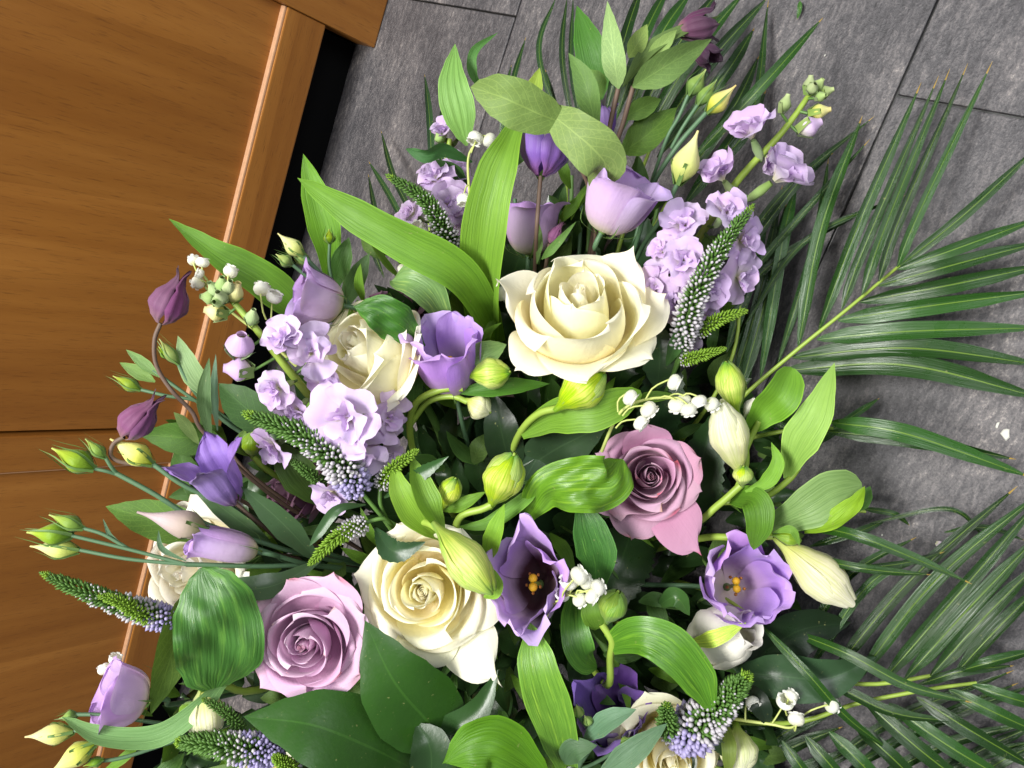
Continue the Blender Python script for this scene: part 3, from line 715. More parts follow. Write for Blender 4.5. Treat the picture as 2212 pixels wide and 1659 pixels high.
# ---------------------------------------------------------------- lisianthus
lisianthus('lilac lisianthus bell with open mouth right of the side-on cream rose', (982, 836, .495), (957, 712, .458), 64, n=5, seed=31, bell=.92, flare=.98, ruf=.04, stem_pts=[(1000, 920, .51), (1015, 980, .54), (1040, 1100, .62)], twist=20)
lisianthus('lilac lisianthus with dark throat and two yellow stigma lobes', (1168, 1262, .496), (1130, 1254, .452), 80, 'lisianthus_dark_throat', n=5, seed=32, bell=.92, flare=1.10, ruf=.065, squeeze=.74, stem_pts=[(1190, 1320, .55), (1130, 1280, .62)], twist=50)
lisianthus('lilac lisianthus facing right beside the white alstroemeria', (1570, 1268, .50), (1618, 1258, .457), 72, n=6, seed=33, bell=.92, flare=1.0, ruf=.05, stem_pts=[(1480, 1265, .51), (1380, 1262, .54), (1200, 1250, .62)], twist=10)
lisianthus('pale lilac lisianthus in profile above the large cream rose', (1302, 498, .475), (1362, 372, .455), 68, 'lisianthus_pale', n=5, seed=34, bell=.86, flare=1.08, stem_pts=[(1290, 560, .52), (1240, 700, .6)], stig=False, twist=15)
lisianthus('pale lilac lisianthus in profile left of the top cream rose group', (738, 660, .50), (635, 632, .485), 56, 'lisianthus_pale', n=5, seed=35, bell=.85, flare=1.0, stem_pts=[(790, 700, .54), (900, 850, .62)], stig=False)
lisianthus('lilac lisianthus cup behind the thin brown clematis stalk', (1142, 550, .525), (1150, 430, .515), 56, 'lisianthus_pale', n=5, seed=36, bell=.85, flare=.98, stem_pts=[(1135, 620, .56), (1120, 800, .62)], stig=False)
lisianthus('narrow lilac lisianthus bell lying over the white rose', (556, 1192, .478), (402, 1162, .458), 36, 'lisianthus_pale', n=5, seed=37, bell=.92, flare=.72, ruf=.02, stem_pts=[(640, 1215, .52), (800, 1220, .6)], stig=False)
lisianthus('pale lilac lisianthus in profile at the lower left edge', (318, 1508, .465), (212, 1500, .45), 66, 'lisianthus_pale', n=5, seed=38, bell=.82, flare=1.05, stem_pts=[(380, 1520, .49), (560, 1480, .56), (800, 1350, .63)], stig=False, twist=30)
lisianthus('deep purple lisianthus in the shade at the bottom', (1335, 1590, .53), (1315, 1520, .48), 62, 'lisianthus_deep', n=5, seed=39, bell=.8, flare=1.0, stem_pts=[(1330, 1620, .56), (1200, 1400, .63)], stig=False)

# ---------------------------------------------------------------- lisianthus bud stems
def bud_stem(label, stems, buds, leaves=(), r=1.6, mat='stem_blue_green', group='lisianthus bud stems'):
    t = thing('lisianthus_bud_stem', label, 'flower bud', wp([stems[0][-1]])[0], group)
    for i, s in enumerate(stems): stem(t, s, r if i == 0 else r * .75, mat, 'stem' if i == 0 else 'branch')
    for b in buds: bud_part(t, *b[:3], **(b[3] if len(b) > 3 else {}))
    for l in leaves: leaf(t, l[0], l[1], l[2], l[3] if len(l) > 3 else 'soft_leaf', **(l[4] if len(l) > 4 else {}))
    return t
YB = dict(mat='yellow_bud', slen=.5); GB = dict(mat='green_bud', slen=1.25)
bud_stem('pale yellow lisianthus bud pointing up right of the profile bloom', [[(1463, 398, .465), (1430, 470, .48), (1375, 560, .52), (1280, 800, .62)]], [((1463, 400, .465), (1508, 282, .455), 30, YB)])
bud_stem('trio of green-yellow lisianthus buds near the top palm leaves',
    [[(1526, 243, .47), (1460, 320, .48), (1400, 420, .5), (1370, 540, .53), (1270, 800, .62)], [(1487, 205, .47), (1465, 255, .475), (1440, 300, .48), (1405, 400, .5)], [(1508, 225, .47), (1475, 275, .475), (1450, 320, .483)]],
    [((1526, 245, .47), (1590, 184, .462), 21, dict(mat='yellow_bud', slen=.95)), ((1487, 207, .47), (1525, 150, .465), 19, dict(mat='green_bud', slen=1.05)), ((1506, 228, .47), (1548, 172, .466), 16, GB)])
bud_stem('green lisianthus bud pair reaching furthest left above the white rose',
    [[(250, 1022, .46), (330, 1065, .465), (430, 1125, .475), (560, 1170, .49), (690, 1205, .52), (850, 1230, .6)], [(202, 1012, .455), (230, 1018, .457), (250, 1024, .46)], [(228, 988, .455), (240, 1008, .457), (252, 1022, .46)]],
    [((206, 1014, .455), (112, 968, .452), 26, GB), ((229, 990, .455), (184, 948, .452), 14, GB)],
    [([(590, 1180, .5), (510, 1120, .478), (405, 1040, .472)], 26, (70, 96, 62), 'glossy_leaf', dict(roll=40))])
bud_stem('olive lisianthus bud below the dusty clematis at the left', [[(330, 1002, .465), (400, 1050, .47), (520, 1105, .485), (690, 1190, .52), (850, 1230, .6)]], [((332, 1003, .465), (238, 948, .458), 25, dict(mat='yellow_bud', slen=.8, smat='sepal_green'))])
bud_stem('beige mauve lisianthus bud over the narrow lilac bell', [[(448, 1146, .462), (540, 1180, .475), (680, 1222, .51), (850, 1240, .6)]], [((450, 1147, .462), (296, 1106, .452), 31, dict(mat='mauve_bud', slen=.45, fat=.3))])
bud_stem('cluster of green lisianthus buds at the leftmost tip of the spray',
    [[(402, 1219, .465), (560, 1223, .485), (690, 1222, .515), (850, 1240, .6)], [(172, 1188, .452), (280, 1208, .457), (402, 1219, .465)], [(155, 1157, .45), (280, 1187, .457), (402, 1219, .465)], [(180, 1141, .452), (225, 1155, .454), (280, 1187, .458)]],
    [((172, 1190, .452), (65, 1180, .449), 22, dict(mat='yellow_bud', slen=.9)), ((157, 1157, .45), (58, 1150, .446), 25, GB), ((182, 1142, .452), (106, 1112, .45), 18, GB)],
    [([(402, 1212, .465), (350, 1185, .462), (342, 1145, .46)], 6, (96, 130, 100), 'soft_leaf', {}), ([(275, 1182, .457), (240, 1160, .455), (222, 1120, .453)], 5, (96, 130, 100), 'soft_leaf', {})])
bud_stem('pale bud trio in front of the black gap under the cabinet',
    [[(655, 552, .49), (710, 610, .50), (760, 665, .52), (900, 850, .61)], [(632, 572, .488), (690, 620, .498), (750, 672, .52)], [(712, 525, .54), (712, 580, .545), (730, 650, .55)]],
    [((657, 554, .49), (600, 504, .485), 18, dict(mat='yellow_bud', slen=.8)), ((672, 574, .495), (622, 536, .492), 15, GB), ((632, 573, .488), (596, 549, .485), 14, GB), ((712, 528, .54), (711, 495, .54), 13, GB)])
bud_stem('small green buds and leaves in front of the rail at left',
    [[(440, 870, .50), (500, 920, .505), (600, 980, .52), (800, 1100, .61)], [(305, 842, .49), (360, 855, .492), (440, 872, .50), (540, 940, .51)], [(385, 787, .49), (415, 840, .495), (450, 880, .502)], [(330, 800, .49), (400, 850, .495), (480, 905, .505)]],
    [((305, 843, .49), (244, 812, .488), 15, GB), ((387, 788, .49), (344, 732, .488), 14, GB), ((366, 775, .493), (342, 748, .49), 10, GB)],
    [([(345, 815, .49), (310, 785, .488), (272, 755, .487)], 12, (120, 156, 90)), ([(335, 825, .492), (300, 805, .49), (258, 783, .489)], 15, (116, 150, 76)), ([(470, 880, .5), (415, 800, .492), (384, 725, .49)], 26, (134, 164, 112), 'soft_leaf', dict(roll=25)),
     ([(455, 955, .488), (440, 860, .48), (452, 772, .478)], 15, (96, 128, 80)), ([(470, 930, .492), (462, 850, .486), (466, 765, .484)], 9, (130, 166, 140))])
bud_stem('two cream-tipped buds at the bottom left corner of the spray',
    [[(240, 1578, .452), (340, 1580, .46), (480, 1570, .49), (800, 1420, .62)], [(160, 1578, .45), (210, 1580, .451), (260, 1580, .453)], [(205, 1605, .452), (280, 1600, .456), (400, 1590, .47)], [(165, 1543, .455), (230, 1545, .458), (330, 1560, .465), (450, 1570, .48)], [(165, 1640, .455), (250, 1640, .46), (380, 1600, .475)]],
    [((160, 1580, .45), (54, 1592, .447), 23, dict(mat='yellow_bud', slen=.7)), ((207, 1605, .452), (108, 1668, .448), 25, dict(mat='yellow_bud', slen=.5)), ((168, 1545, .455), (128, 1552, .453), 14, GB), ((225, 1640, .456), (180, 1655, .454), 11, GB)])
bud_stem('tiny unopened green buds with grey-green leaves at the bottom centre',
    [[(1250, 1545, .462), (1275, 1590, .48), (1250, 1659, .52)], [(1290, 1575, .465), (1280, 1610, .485), (1255, 1650, .515)], [(1345, 1610, .46), (1300, 1640, .48), (1260, 1660, .51)]],
    [((1252, 1548, .462), (1245, 1522, .458), 13, GB), ((1292, 1578, .465), (1300, 1555, .46), 12, GB), ((1345, 1612, .46), (1368, 1596, .455), 15, GB), ((1275, 1565, .464), (1262, 1545, .46), 11, GB)],
    [([(1260, 1600, .47), (1310, 1560, .455), (1375, 1532, .45)], 25, (98, 134, 104), 'soft_leaf', dict(roll=20)), ([(1290, 1680, .46), (1360, 1630, .45), (1442, 1562, .448)], 28, (88, 120, 90), 'soft_leaf', {}), ([(1220, 1650, .47), (1240, 1620, .46), (1290, 1610, .455)], 26, (74, 104, 70), 'soft_leaf', dict(prof='ovate'))])

# ---------------------------------------------------------------- clematis
def clem(label, base, tip, R, stem_pts, **kw):
    t = thing('clematis', label, 'flower', wp([base])[0], 'clematis flowers')
    smat = kw.pop('smat', 'stem_brown'); lv = kw.pop('leaves', ())
    clematis_flower(t, base, tip, R, **kw); stem(t, stem_pts, 1.4, smat)
    for l in lv: leaf(t, l[0], l[1], l[2], 'veined_leaf', **(l[3] if len(l) > 3 else {}))
    return t
clem('violet clematis bell hanging under the olive leaf pair', (1168, 380, .475), (1186, 272, .472), 54, [(1168, 380, .475), (1163, 440, .478), (1158, 520, .49), (1150, 700, .6)], closed=False, flare=.95, seed=1, twist=.5)
clem('violet clematis with recurved petals at the left', (508, 1086, .475), (432, 975, .452), 48, [(508, 1086, .475), (560, 1130, .485), (640, 1180, .52), (850, 1230, .6)], closed=False, flare=1.35, seed=2, twist=.9)
clem('upper dusty purple closed clematis bud on a curved brown stalk', (347, 698, .455), (398, 582, .45), 39, [(347, 698, .455), (334, 735, .456), (338, 790, .46), (372, 845, .465), (415, 890, .47), (450, 945, .48), (600, 1080, .52), (800, 1200, .61)], mat='dusty_clematis', seed=3)
clem('lower dusty purple closed clematis bud over the wood groove', (268, 944, .455), (346, 852, .45), 36, [(268, 944, .455), (246, 958, .456), (240, 985, .458), (270, 1000, .461), (350, 1010, .468), (450, 1040, .48), (700, 1190, .54)], mat='dusty_clematis', seed=4)
clem('dark withered clematis head at the very top', (1462, 68, .49), (1552, 48, .485), 33, [(1462, 68, .49), (1420, 110, .49), (1370, 180, .48)], mat='dark_clematis', closed=False, flare=.9, seed=5, ruf=.2)
clem('dark drooping clematis tip under the top leaves', (1500, 95, .498), (1548, 135, .49), 24, [(1500, 95, .498), (1450, 120, .495), (1380, 190, .485)], mat='dark_clematis', closed=False, flare=.9, seed=6, ruf=.2)
clem('small brown clematis bud above the large cream rose', (1188, 525, .495), (1216, 478, .488), 15, [(1188, 525, .495), (1180, 570, .51), (1160, 700, .6)], mat='dusty_clematis', seed=7, leaves=[([(1170, 560, .5), (1195, 535, .49), (1245, 478, .485)], 10, (90, 126, 60)), ([(1160, 570, .505), (1165, 520, .495), (1160, 470, .492)], 8, (98, 128, 70))])
clem('violet clematis sliver among the top leaves', (1312, 300, .515), (1308, 225, .51), 22, [(1312, 300, .515), (1305, 420, .54), (1260, 700, .6)], closed=False, flare=1., seed=8)
OL, GR = (112, 138, 72), (110, 148, 74)
t = thing('clematis_foliage', 'pair of broad olive clematis leaves arching over the violet bell', 'foliage', P(1195, 255, .445), 'clematis foliage')
leaf(t, [(1205, 262, .442), (1150, 240, .434), (1090, 212, .43), (1016, 188, .438)], 54, OL, 'veined_leaf', prof='strap', roll=12, fold=.12, ripple=.05, nu=26)
leaf(t, [(1195, 250, .442), (1238, 284, .436), (1285, 325, .436), (1308, 362, .445), (1272, 402, .46)], 54, (118, 142, 78), 'veined_leaf', prof='strap', roll=(-15, 20), fold=.15, ripple=.05, nu=26)
stem(t, [(1200, 256, .444), (1230, 330, .46), (1270, 400, .475), (1285, 520, .52), (1230, 760, .61)], 1.3, 'stem_brown')
t = thing('clematis_foliage', 'whorl of pale and dark clematis leaves on two brown stalks at the top', 'foliage', P(1340, 195, .478), 'clematis foliage')
for pts, hw, c, kw in (
    ([(1336, 192, .475), (1326, 120, .462), (1312, 2, .462)], 27, (140, 170, 108), dict(roll=15)),
    ([(1366, 188, .475), (1440, 142, .462), (1538, 84, .468)], 36, (104, 134, 72), dict(roll=-20)),
    ([(1345, 188, .482), (1420, 95, .482), (1560, 32, .49)], 18, (96, 120, 66), dict(roll=35)),
    ([(1358, 125, .485), (1378, 92, .482), (1398, 52, .482)], 20, (132, 158, 82), {}),
    ([(1395, 132, .484), (1430, 98, .48), (1462, 64, .48)], 17, (136, 164, 92), {}),
    ([(1292, 300, .49), (1275, 220, .474), (1258, 165, .472), (1228, 114, .475)], 27, (96, 130, 66), dict(roll=(40, -20))),
    ([(1345, 255, .50), (1390, 232, .498), (1428, 214, .50)], 22, (112, 150, 70), {}),
    ([(1342, 330, .515), (1400, 290, .505), (1462, 232, .508)], 38, (90, 124, 50), dict(roll=20)),
    ([(1300, 210, .50), (1280, 180, .498), (1262, 150, .50)], 30, (100, 138, 62), {})):
    leaf(t, pts, hw, c, 'veined_leaf', prof='ovate', **kw)
stem(t, [(1336, 190, .477), (1318, 270, .487), (1298, 400, .51), (1240, 750, .61)], 1.6, 'stem_brown'); stem(t, [(1368, 186, .477), (1348, 260, .487), (1312, 390, .51), (1250, 750, .61)], 1.6, 'stem_brown')
t = thing('clematis_foliage', 'green clematis leaves with net veins left of the white rose', 'foliage', P(560, 1150, .52), 'clematis foliage')
leaf(t, [(460, 1165, .505), (340, 1125, .495), (228, 1094, .49)], 44, (98, 136, 60), 'veined_leaf', prof='ovate', roll=-10)
leaf(t, [(480, 948, .50), (395, 945, .494), (300, 938, .492)], 38, (84, 122, 52), 'veined_leaf', prof='ovate', roll=15)
leaf(t, [(430, 1040, .505), (400, 1010, .503), (385, 960, .503)], 30, (76, 114, 48), 'veined_leaf', prof='ovate', roll=25)
leaf(t, [(430, 960, .49), (400, 915, .485), (375, 890, .483)], 14, (124, 150, 84), 'veined_leaf', prof='ovate', roll=25)
stem(t, [(460, 1165, .506), (560, 1190, .515), (850, 1240, .6)], 1.2, 'stem_brown'); stem(t, [(480, 948, .5), (560, 1040, .515), (800, 1200, .6)], 1.2, 'stem_brown')
# ---------------------------------------------------------------- stock spikes
def stock(label, stem_pts, florets, buds, r=3.2):
    w = wp(stem_pts); t = thing('stock', label, 'flower', w[0], 'stock spikes'); stem(t, stem_pts, r, 'stem_lime', taper=.55)
    for i, f in enumerate(florets):
        x, y, d, R, ax = f[:5]; kw = f[5] if len(f) > 5 else {}
        floret(t, x, y, d, R, ax, seed=i * 7 + int(x), **kw)
        # little stalk to the nearest point of the spike
        p = P(x, y, d) - V(*ax) * (R * d / FPX * .9); q = min(cr(w, 40), key=lambda k: (k - p).length)
        link('pedicel', grid_mesh(tube_rows([q, (p + q) * .5 - V(*ax) * .002, p], [.0012, .0009], 6, 6, org(t)), True), 'stem_green', t)
    for b in buds:
        bud_part(t, b[0], b[1], b[2], mat=b[3], sepals=3, slen=.62, smat='felt_bud', fat=.5, tipr=.35, sw=.5)
        p = wp([b[0]])[0]; q = min(cr(w, 40), key=lambda k: (k - p).length)
        link('pedicel', grid_mesh(tube_rows([q, (p + q) * .5, p], [.001, .0009], 6, 6, org(t)), True), 'stem_green', t)
    return t
HALF = dict(n=5, double=True, openness=.45)
stock('lilac stock spike leaning to the right over the slate floor', [(1440, 640, .53), (1500, 530, .495), (1590, 395, .48), (1690, 285, .474), (1755, 195, .472)],
  [(1625, 298, .468, 62, (-.5, -.65, .5), HALF), (1655, 338, .474, 36, (.3, .5, .5), HALF), (1562, 388, .470, 56, (-.6, -.5, .5), HALF), (1672, 390, .468, 64, (.6, -.45, .5), HALF),
   (1565, 462, .462, 58, (.1, -.3, .9)), (1478, 492, .468, 52, (-.3, -.4, .85)), (1476, 562, .458, 58, (-.05, .1, 1)), (1432, 545, .470, 46, (-.6, -.1, .8)), (1598, 520, .466, 54, (.55, 0, .8)),
   (1420, 620, .475, 46, (-.5, .3, .8)), (1530, 620, .468, 50, (.1, .3, .9)), (1590, 600, .474, 50, (.6, .25, .7)), (1520, 680, .484, 42, (.1, .5, .8)), (1478, 740, .495, 36, (0, .6, .7)), (1460, 650, .478, 42, (-.2, .4, .8))],
  [((1688, 245, .47), (1703, 203, .466), 13, 'felt_bud'), ((1745, 245, .47), (1795, 236, .466), 15, 'yellow_bud'), ((1722, 285, .472), (1775, 262, .468), 22, 'stock_petal'),
   ((1745, 205, .471), (1752, 162, .466), 14, 'felt_bud'), ((1755, 200, .471), (1778, 170, .464), 13, 'felt_bud'), ((1762, 205, .471), (1802, 192, .466), 13, 'felt_bud'), ((1748, 200, .468), (1762, 180, .458), 12, 'felt_bud'), ((1760, 212, .468), (1785, 205, .460), 10, 'felt_bud')])
stock('lilac stock spike at the left with pale green bud tip', [(790, 965, .53), (700, 890, .485), (620, 795, .462), (545, 700, .452), (480, 625, .448)],
  [(622, 738, .448, 52, (-.2, -.4, .85), HALF), (672, 765, .452, 54, (.35, -.4, .85)), (602, 838, .448, 60, (-.35, .25, .9)), (700, 832, .462, 46, (.4, 0, .85)), (645, 885, .462, 46, (-.2, .5, .8)),
   (758, 900, .452, 78, (-.1, .15, 1)), (835, 905, .470, 58, (.55, .1, .8)), (775, 965, .468, 62, (.1, .5, .85)), (722, 1062, .485, 50, (-.2, .6, .7)), (600, 960, .478, 48, (-.5, .5, .6)), (815, 975, .482, 50, (.5, .5, .6))],
  [((515, 768, .452), (522, 722, .44), 30, 'stock_petal'), ((548, 800, .455), (482, 795, .448), 26, 'stock_petal'), ((492, 680, .452), (440, 668, .446), 20, 'yellow_bud'), ((540, 705, .452), (548, 668, .445), 15, 'felt_bud'),
   ((500, 655, .450), (515, 610, .442), 18, 'yellow_bud'), ((478, 640, .450), (452, 610, .440), 16, 'felt_bud'), ((480, 635, .449), (480, 598, .438), 15, 'felt_bud'), ((490, 640, .449), (498, 606, .436), 14, 'felt_bud'), ((470, 645, .449), (432, 640, .442), 15, 'felt_bud'), ((485, 655, .446), (470, 630, .434), 15, 'felt_bud'), ((480, 650, .446), (462, 652, .434), 13, 'felt_bud')])
stock('lilac stock spike at the top left behind a dark veronica spike', [(960, 620, .57), (950, 500, .545), (958, 400, .53), (972, 300, .525)],
  [(945, 388, .52, 50, (-.2, -.5, .75)), (968, 442, .515, 50, (.3, -.1, .9)), (892, 462, .525, 42, (-.6, -.3, .7)), (880, 505, .53, 42, (-.6, .2, .7)), (985, 385, .53, 34, (.6, -.3, .7)), (962, 296, .527, 40, (-.3, -.6, .6), HALF), (990, 300, .53, 38, (.5, -.3, .6), HALF), (985, 470, .525, 40, (.5, .3, .7)), (975, 350, .535, 26, (.4, 0, .6), HALF)],
  [((955, 310, .527), (945, 285, .522), 12, 'felt_bud')])

# ---------------------------------------------------------------- veronica
def veronica(label, spikes, leaves=(), extra=()):
    t = thing('veronica', label, 'flower', wp([spikes[0][0][0]])[0], 'veronica spikes')
    for i, (pts, R, kw) in enumerate(spikes): spike_part(t, pts, R, seed=i * 3 + int(pts[0][0]), side=i > 0, **kw)
    for l in leaves: leaf(t, l[0], l[1], l[2], l[3] if len(l) > 3 else 'glossy_leaf', **(l[4] if len(l) > 4 else {}))
    for e in extra: stem(t, e, 1.4, 'stem_green')
    return t
SM = dict(n=130, white=.12, gmat='spike_bright', stem_r=.9)
veronica('dark veronica spike with white buds crossing the top left stock', [([(985, 568, .515), (960, 500, .497), (915, 430, .485), (832, 376, .478)], 25, dict(n=330, white=.62))], extra=[[(985, 568, .515), (1000, 680, .56), (1040, 900, .62)]])
veronica('tall veronica spike with white buds in front of the right stock', [([(1470, 752, .475), (1500, 640, .455), (1560, 530, .450), (1630, 440, .452)], 29, dict(n=360, white=.72)),
   ([(1505, 720, .475), (1555, 690, .465), (1616, 670, .462)], 19, SM), ([(1470, 780, .48), (1515, 768, .472), (1570, 752, .468)], 17, SM), ([(1447, 690, .485), (1443, 650, .478), (1438, 618, .475)], 15, dict(n=110, white=.0, stem_r=.9))],
   [([(1440, 790, .485), (1462, 740, .47), (1490, 660, .462)], 16, (62, 96, 50)), ([(1420, 840, .5), (1425, 760, .49), (1410, 690, .487)], 40, (44, 70, 38), 'glossy_leaf', dict(prof='ovate', serr=.12))],
   [[(1470, 752, .475), (1445, 830, .5), (1380, 950, .56), (1250, 1100, .63)], [(1505, 720, .475), (1470, 775, .48), (1445, 830, .5)]])
veronica('thick dark veronica spike with lilac base in front of the left stock', [([(778, 1062, .472), (735, 1002, .458), (650, 940, .448), (520, 890, .444)], 38, dict(n=460, white=.66, lilac=.2)),
   ([(822, 1050, .478), (850, 1012, .464), (905, 970, .458)], 20, dict(n=150, white=.35, gmat='spike_bright', stem_r=1.)), ([(815, 1030, .485), (800, 1010, .478), (775, 990, .472)], 18, dict(n=110, white=0, stem_r=1.)), ([(700, 1050, .485), (665, 1020, .475), (625, 992, .472)], 16, dict(n=110, white=0., stem_r=1.)),
   ([(792, 1128, .475), (730, 1160, .465), (665, 1222, .462)], 22, dict(n=190, white=.4, gmat='spike_bright', stem_r=1.))],
   [([(790, 1090, .476), (730, 1100, .462), (690, 1150, .462), (668, 1180, .465)], 12, (64, 92, 58)), ([(830, 1075, .478), (900, 1030, .465), (970, 985, .462)], 17, (50, 84, 40), 'glossy_leaf', dict(serr=.15, nu=30)), ([(810, 1140, .476), (850, 1190, .462), (920, 1170, .456)], 26, (48, 74, 46), 'glossy_leaf', dict(serr=.1, nu=30, roll=(30, -30)))],
   [[(778, 1060, .473), (820, 1110, .48), (870, 1170, .5), (980, 1250, .6)], [(822, 1050, .478), (822, 1090, .48), (840, 1130, .49)], [(792, 1128, .475), (830, 1120, .478), (850, 1140, .49)]])
veronica('veronica spike lying over the wood at the far left', [([(390, 1345, .475), (300, 1318, .462), (190, 1280, .452), (85, 1236, .447)], 28, dict(n=360, white=.62, lilac=.22)), ([(350, 1345, .47), (300, 1325, .455), (260, 1300, .446), (210, 1286, .441)], 20, dict(n=160, white=.06, gmat='spike_bright', stem_r=1.))],
   [([(370, 1350, .475), (330, 1335, .468), (300, 1345, .466)], 9, (100, 134, 100))], [[(390, 1345, .475), (480, 1350, .49), (800, 1300, .6)]])
veronica('thick dark veronica spike at the bottom left with grey-lilac base', [([(610, 1620, .462), (540, 1620, .448), (460, 1608, .440), (376, 1602, .436)], 36, dict(n=440, white=.56, lilac=.34)), ([(525, 1578, .462), (490, 1540, .452), (435, 1508, .447)], 17, dict(n=130, white=.0, stem_r=1.)), ([(640, 1668, .455), (615, 1650, .448), (590, 1632, .444)], 20, SM)],
   [], [[(610, 1620, .462), (700, 1600, .48), (850, 1450, .6)], [(525, 1578, .462), (580, 1610, .47), (640, 1610, .475)]])
veronica('bristly veronica spike with bright tip at the lower right', [([(1462, 1595, .478), (1505, 1568, .46), (1560, 1520, .448), (1622, 1452, .44)], 46, dict(n=520, white=.72, lilac=.3)), ([(1448, 1585, .47), (1442, 1560, .455), (1440, 1520, .446)], 28, dict(n=170, white=.08, stem_r=1.))],
   [([(1470, 1600, .478), (1500, 1640, .47), (1490, 1690, .468)], 6, (30, 46, 28)), ([(1480, 1590, .478), (1540, 1600, .47), (1570, 1640, .468)], 16, (44, 64, 36), 'glossy_leaf', dict(serr=.2, nu=26))], [[(1462, 1595, .478), (1420, 1640, .5), (1250, 1400, .62)]])

# ---------------------------------------------------------------- lily of the valley
DN = (.35, .5, .6)
lily_spray('lily of the valley spray with many bells right of centre under the big cream rose', [(1300, 975, .475), (1325, 915, .462), (1352, 880, .455), (1400, 862, .452), (1460, 860, .450), (1530, 870, .452)],
  [(1462, 828, .445, 19, (.6, .3, .6), 1395, 862), (1366, 862, .446, 19, (.1, .1, 1), 1335, 890), (1405, 888, .445, 20, (.35, .35, .8), 1345, 898), (1388, 917, .447, 18, (.4, .4, .7), 1330, 925), (1462, 880, .448, 19, (.1, .9, .4), 1420, 862), (1488, 888, .446, 18, (.2, .9, .4), 1450, 860), (1512, 872, .446, 18, (.2, .8, .5), 1470, 860), (1540, 876, .449, 17, (.6, .6, .4), 1500, 864), (1478, 868, .452, 16, (0, .8, .5), 1440, 860)])
lily_spray('tight cluster of lily of the valley bells beside the dark-throated lisianthus', [(1180, 1330, .49), (1200, 1305, .475), (1230, 1285, .465), (1270, 1275, .46)],
  [(1228, 1252, .449, 21, (-.3, -.5, .7), 1200, 1300), (1256, 1240, .444, 22, (.5, -.4, .7), 1215, 1290), (1296, 1268, .446, 19, (.8, -.2, .5), 1250, 1280), (1284, 1290, .445, 19, (.7, .5, .5), 1245, 1282), (1255, 1298, .450, 17, (.5, .6, .5), 1220, 1290), (1270, 1255, .449, 18, (.6, -.2, .7), 1230, 1285), (1215, 1282, .455, 17, (-.2, -.3, .8), 1195, 1305)])
lily_spray('lily of the valley spray at the lower right over palm leaflets', [(1570, 1550, .485), (1620, 1558, .47), (1670, 1565, .462), (1705, 1572, .458), (1730, 1562, .458)],
  [(1698, 1512, .455, 20, (-.1, -.5, .8), 1668, 1562), (1720, 1548, .453, 18, (.1, -.8, .4), 1715, 1572), (1800, 1524, .456, 17, (.6, .2, .6), 1735, 1545), (1628, 1522, .462, 16, (0, .2, .9), 1610, 1556), (1712, 1500, .458, 15, (.4, -.4, .7), 1700, 1545)])
lily_spray('lily of the valley spray rising in front of the pleated top leaf', [(1022, 620, .54), (1018, 520, .52), (1014, 420, .50), (1012, 340, .492), (1035, 300, .486)],
  [(1025, 303, .482, 18, (-.4, .6, .6), 1018, 330), (1060, 306, .484, 17, (.5, .5, .6), 1030, 305), (1003, 436, .488, 17, (-.1, .2, 1), 1014, 400)])
lily_spray('lily of the valley bells half hidden by the veronica at the top left', [(925, 640, .56), (915, 560, .545), (905, 490, .53)],
  [(900, 490, .505, 17, (-.3, -.2, .8), 910, 520), (918, 510, .504, 17, (.3, .2, .8), 912, 530), (886, 512, .508, 16, (-.5, .3, .7), 908, 530), (905, 528, .508, 15, (0, .6, .7), 910, 545), (872, 586, .53, 15, (-.2, .3, .8), 915, 570)])
lily_spray('two loose lily of the valley bells against the broad upright leaf', [(1030, 700, .555), (1020, 640, .54), (1000, 590, .525)], [(988, 570, .505, 17, (-.2, -.1, .9), 1005, 605), (1088, 636, .51, 17, (.5, .1, .8), 1040, 690)])
lily_spray('lily of the valley spray at the left over the wooden rail', [(640, 790, .50), (580, 735, .488), (520, 690, .48), (460, 640, .472), (430, 600, .468)],
  [(438, 562, .462, 15, (0, -.8, .5), 447, 605), (500, 583, .464, 16, (.1, -.7, .6), 498, 640), (566, 620, .472, 18, (-.1, -.6, .7), 575, 690), (594, 637, .47, 18, (.2, -.6, .7), 590, 715), (425, 612, .466, 15, (-.7, .2, .6), 445, 620), (418, 560, .466, 13, (-.3, -.7, .5), 435, 600), (428, 590, .463, 12, (-.5, -.2, .7), 445, 612)])
lily_spray('two lily of the valley bells behind the lower left lisianthus', [(330, 1520, .50), (300, 1480, .49), (260, 1440, .483)], [(250, 1420, .476, 14, (.1, -.7, .6), 262, 1445), (224, 1442, .474, 14, (-.4, -.5, .7), 262, 1450), (272, 1455, .478, 12, (.3, -.2, .8), 275, 1465)])

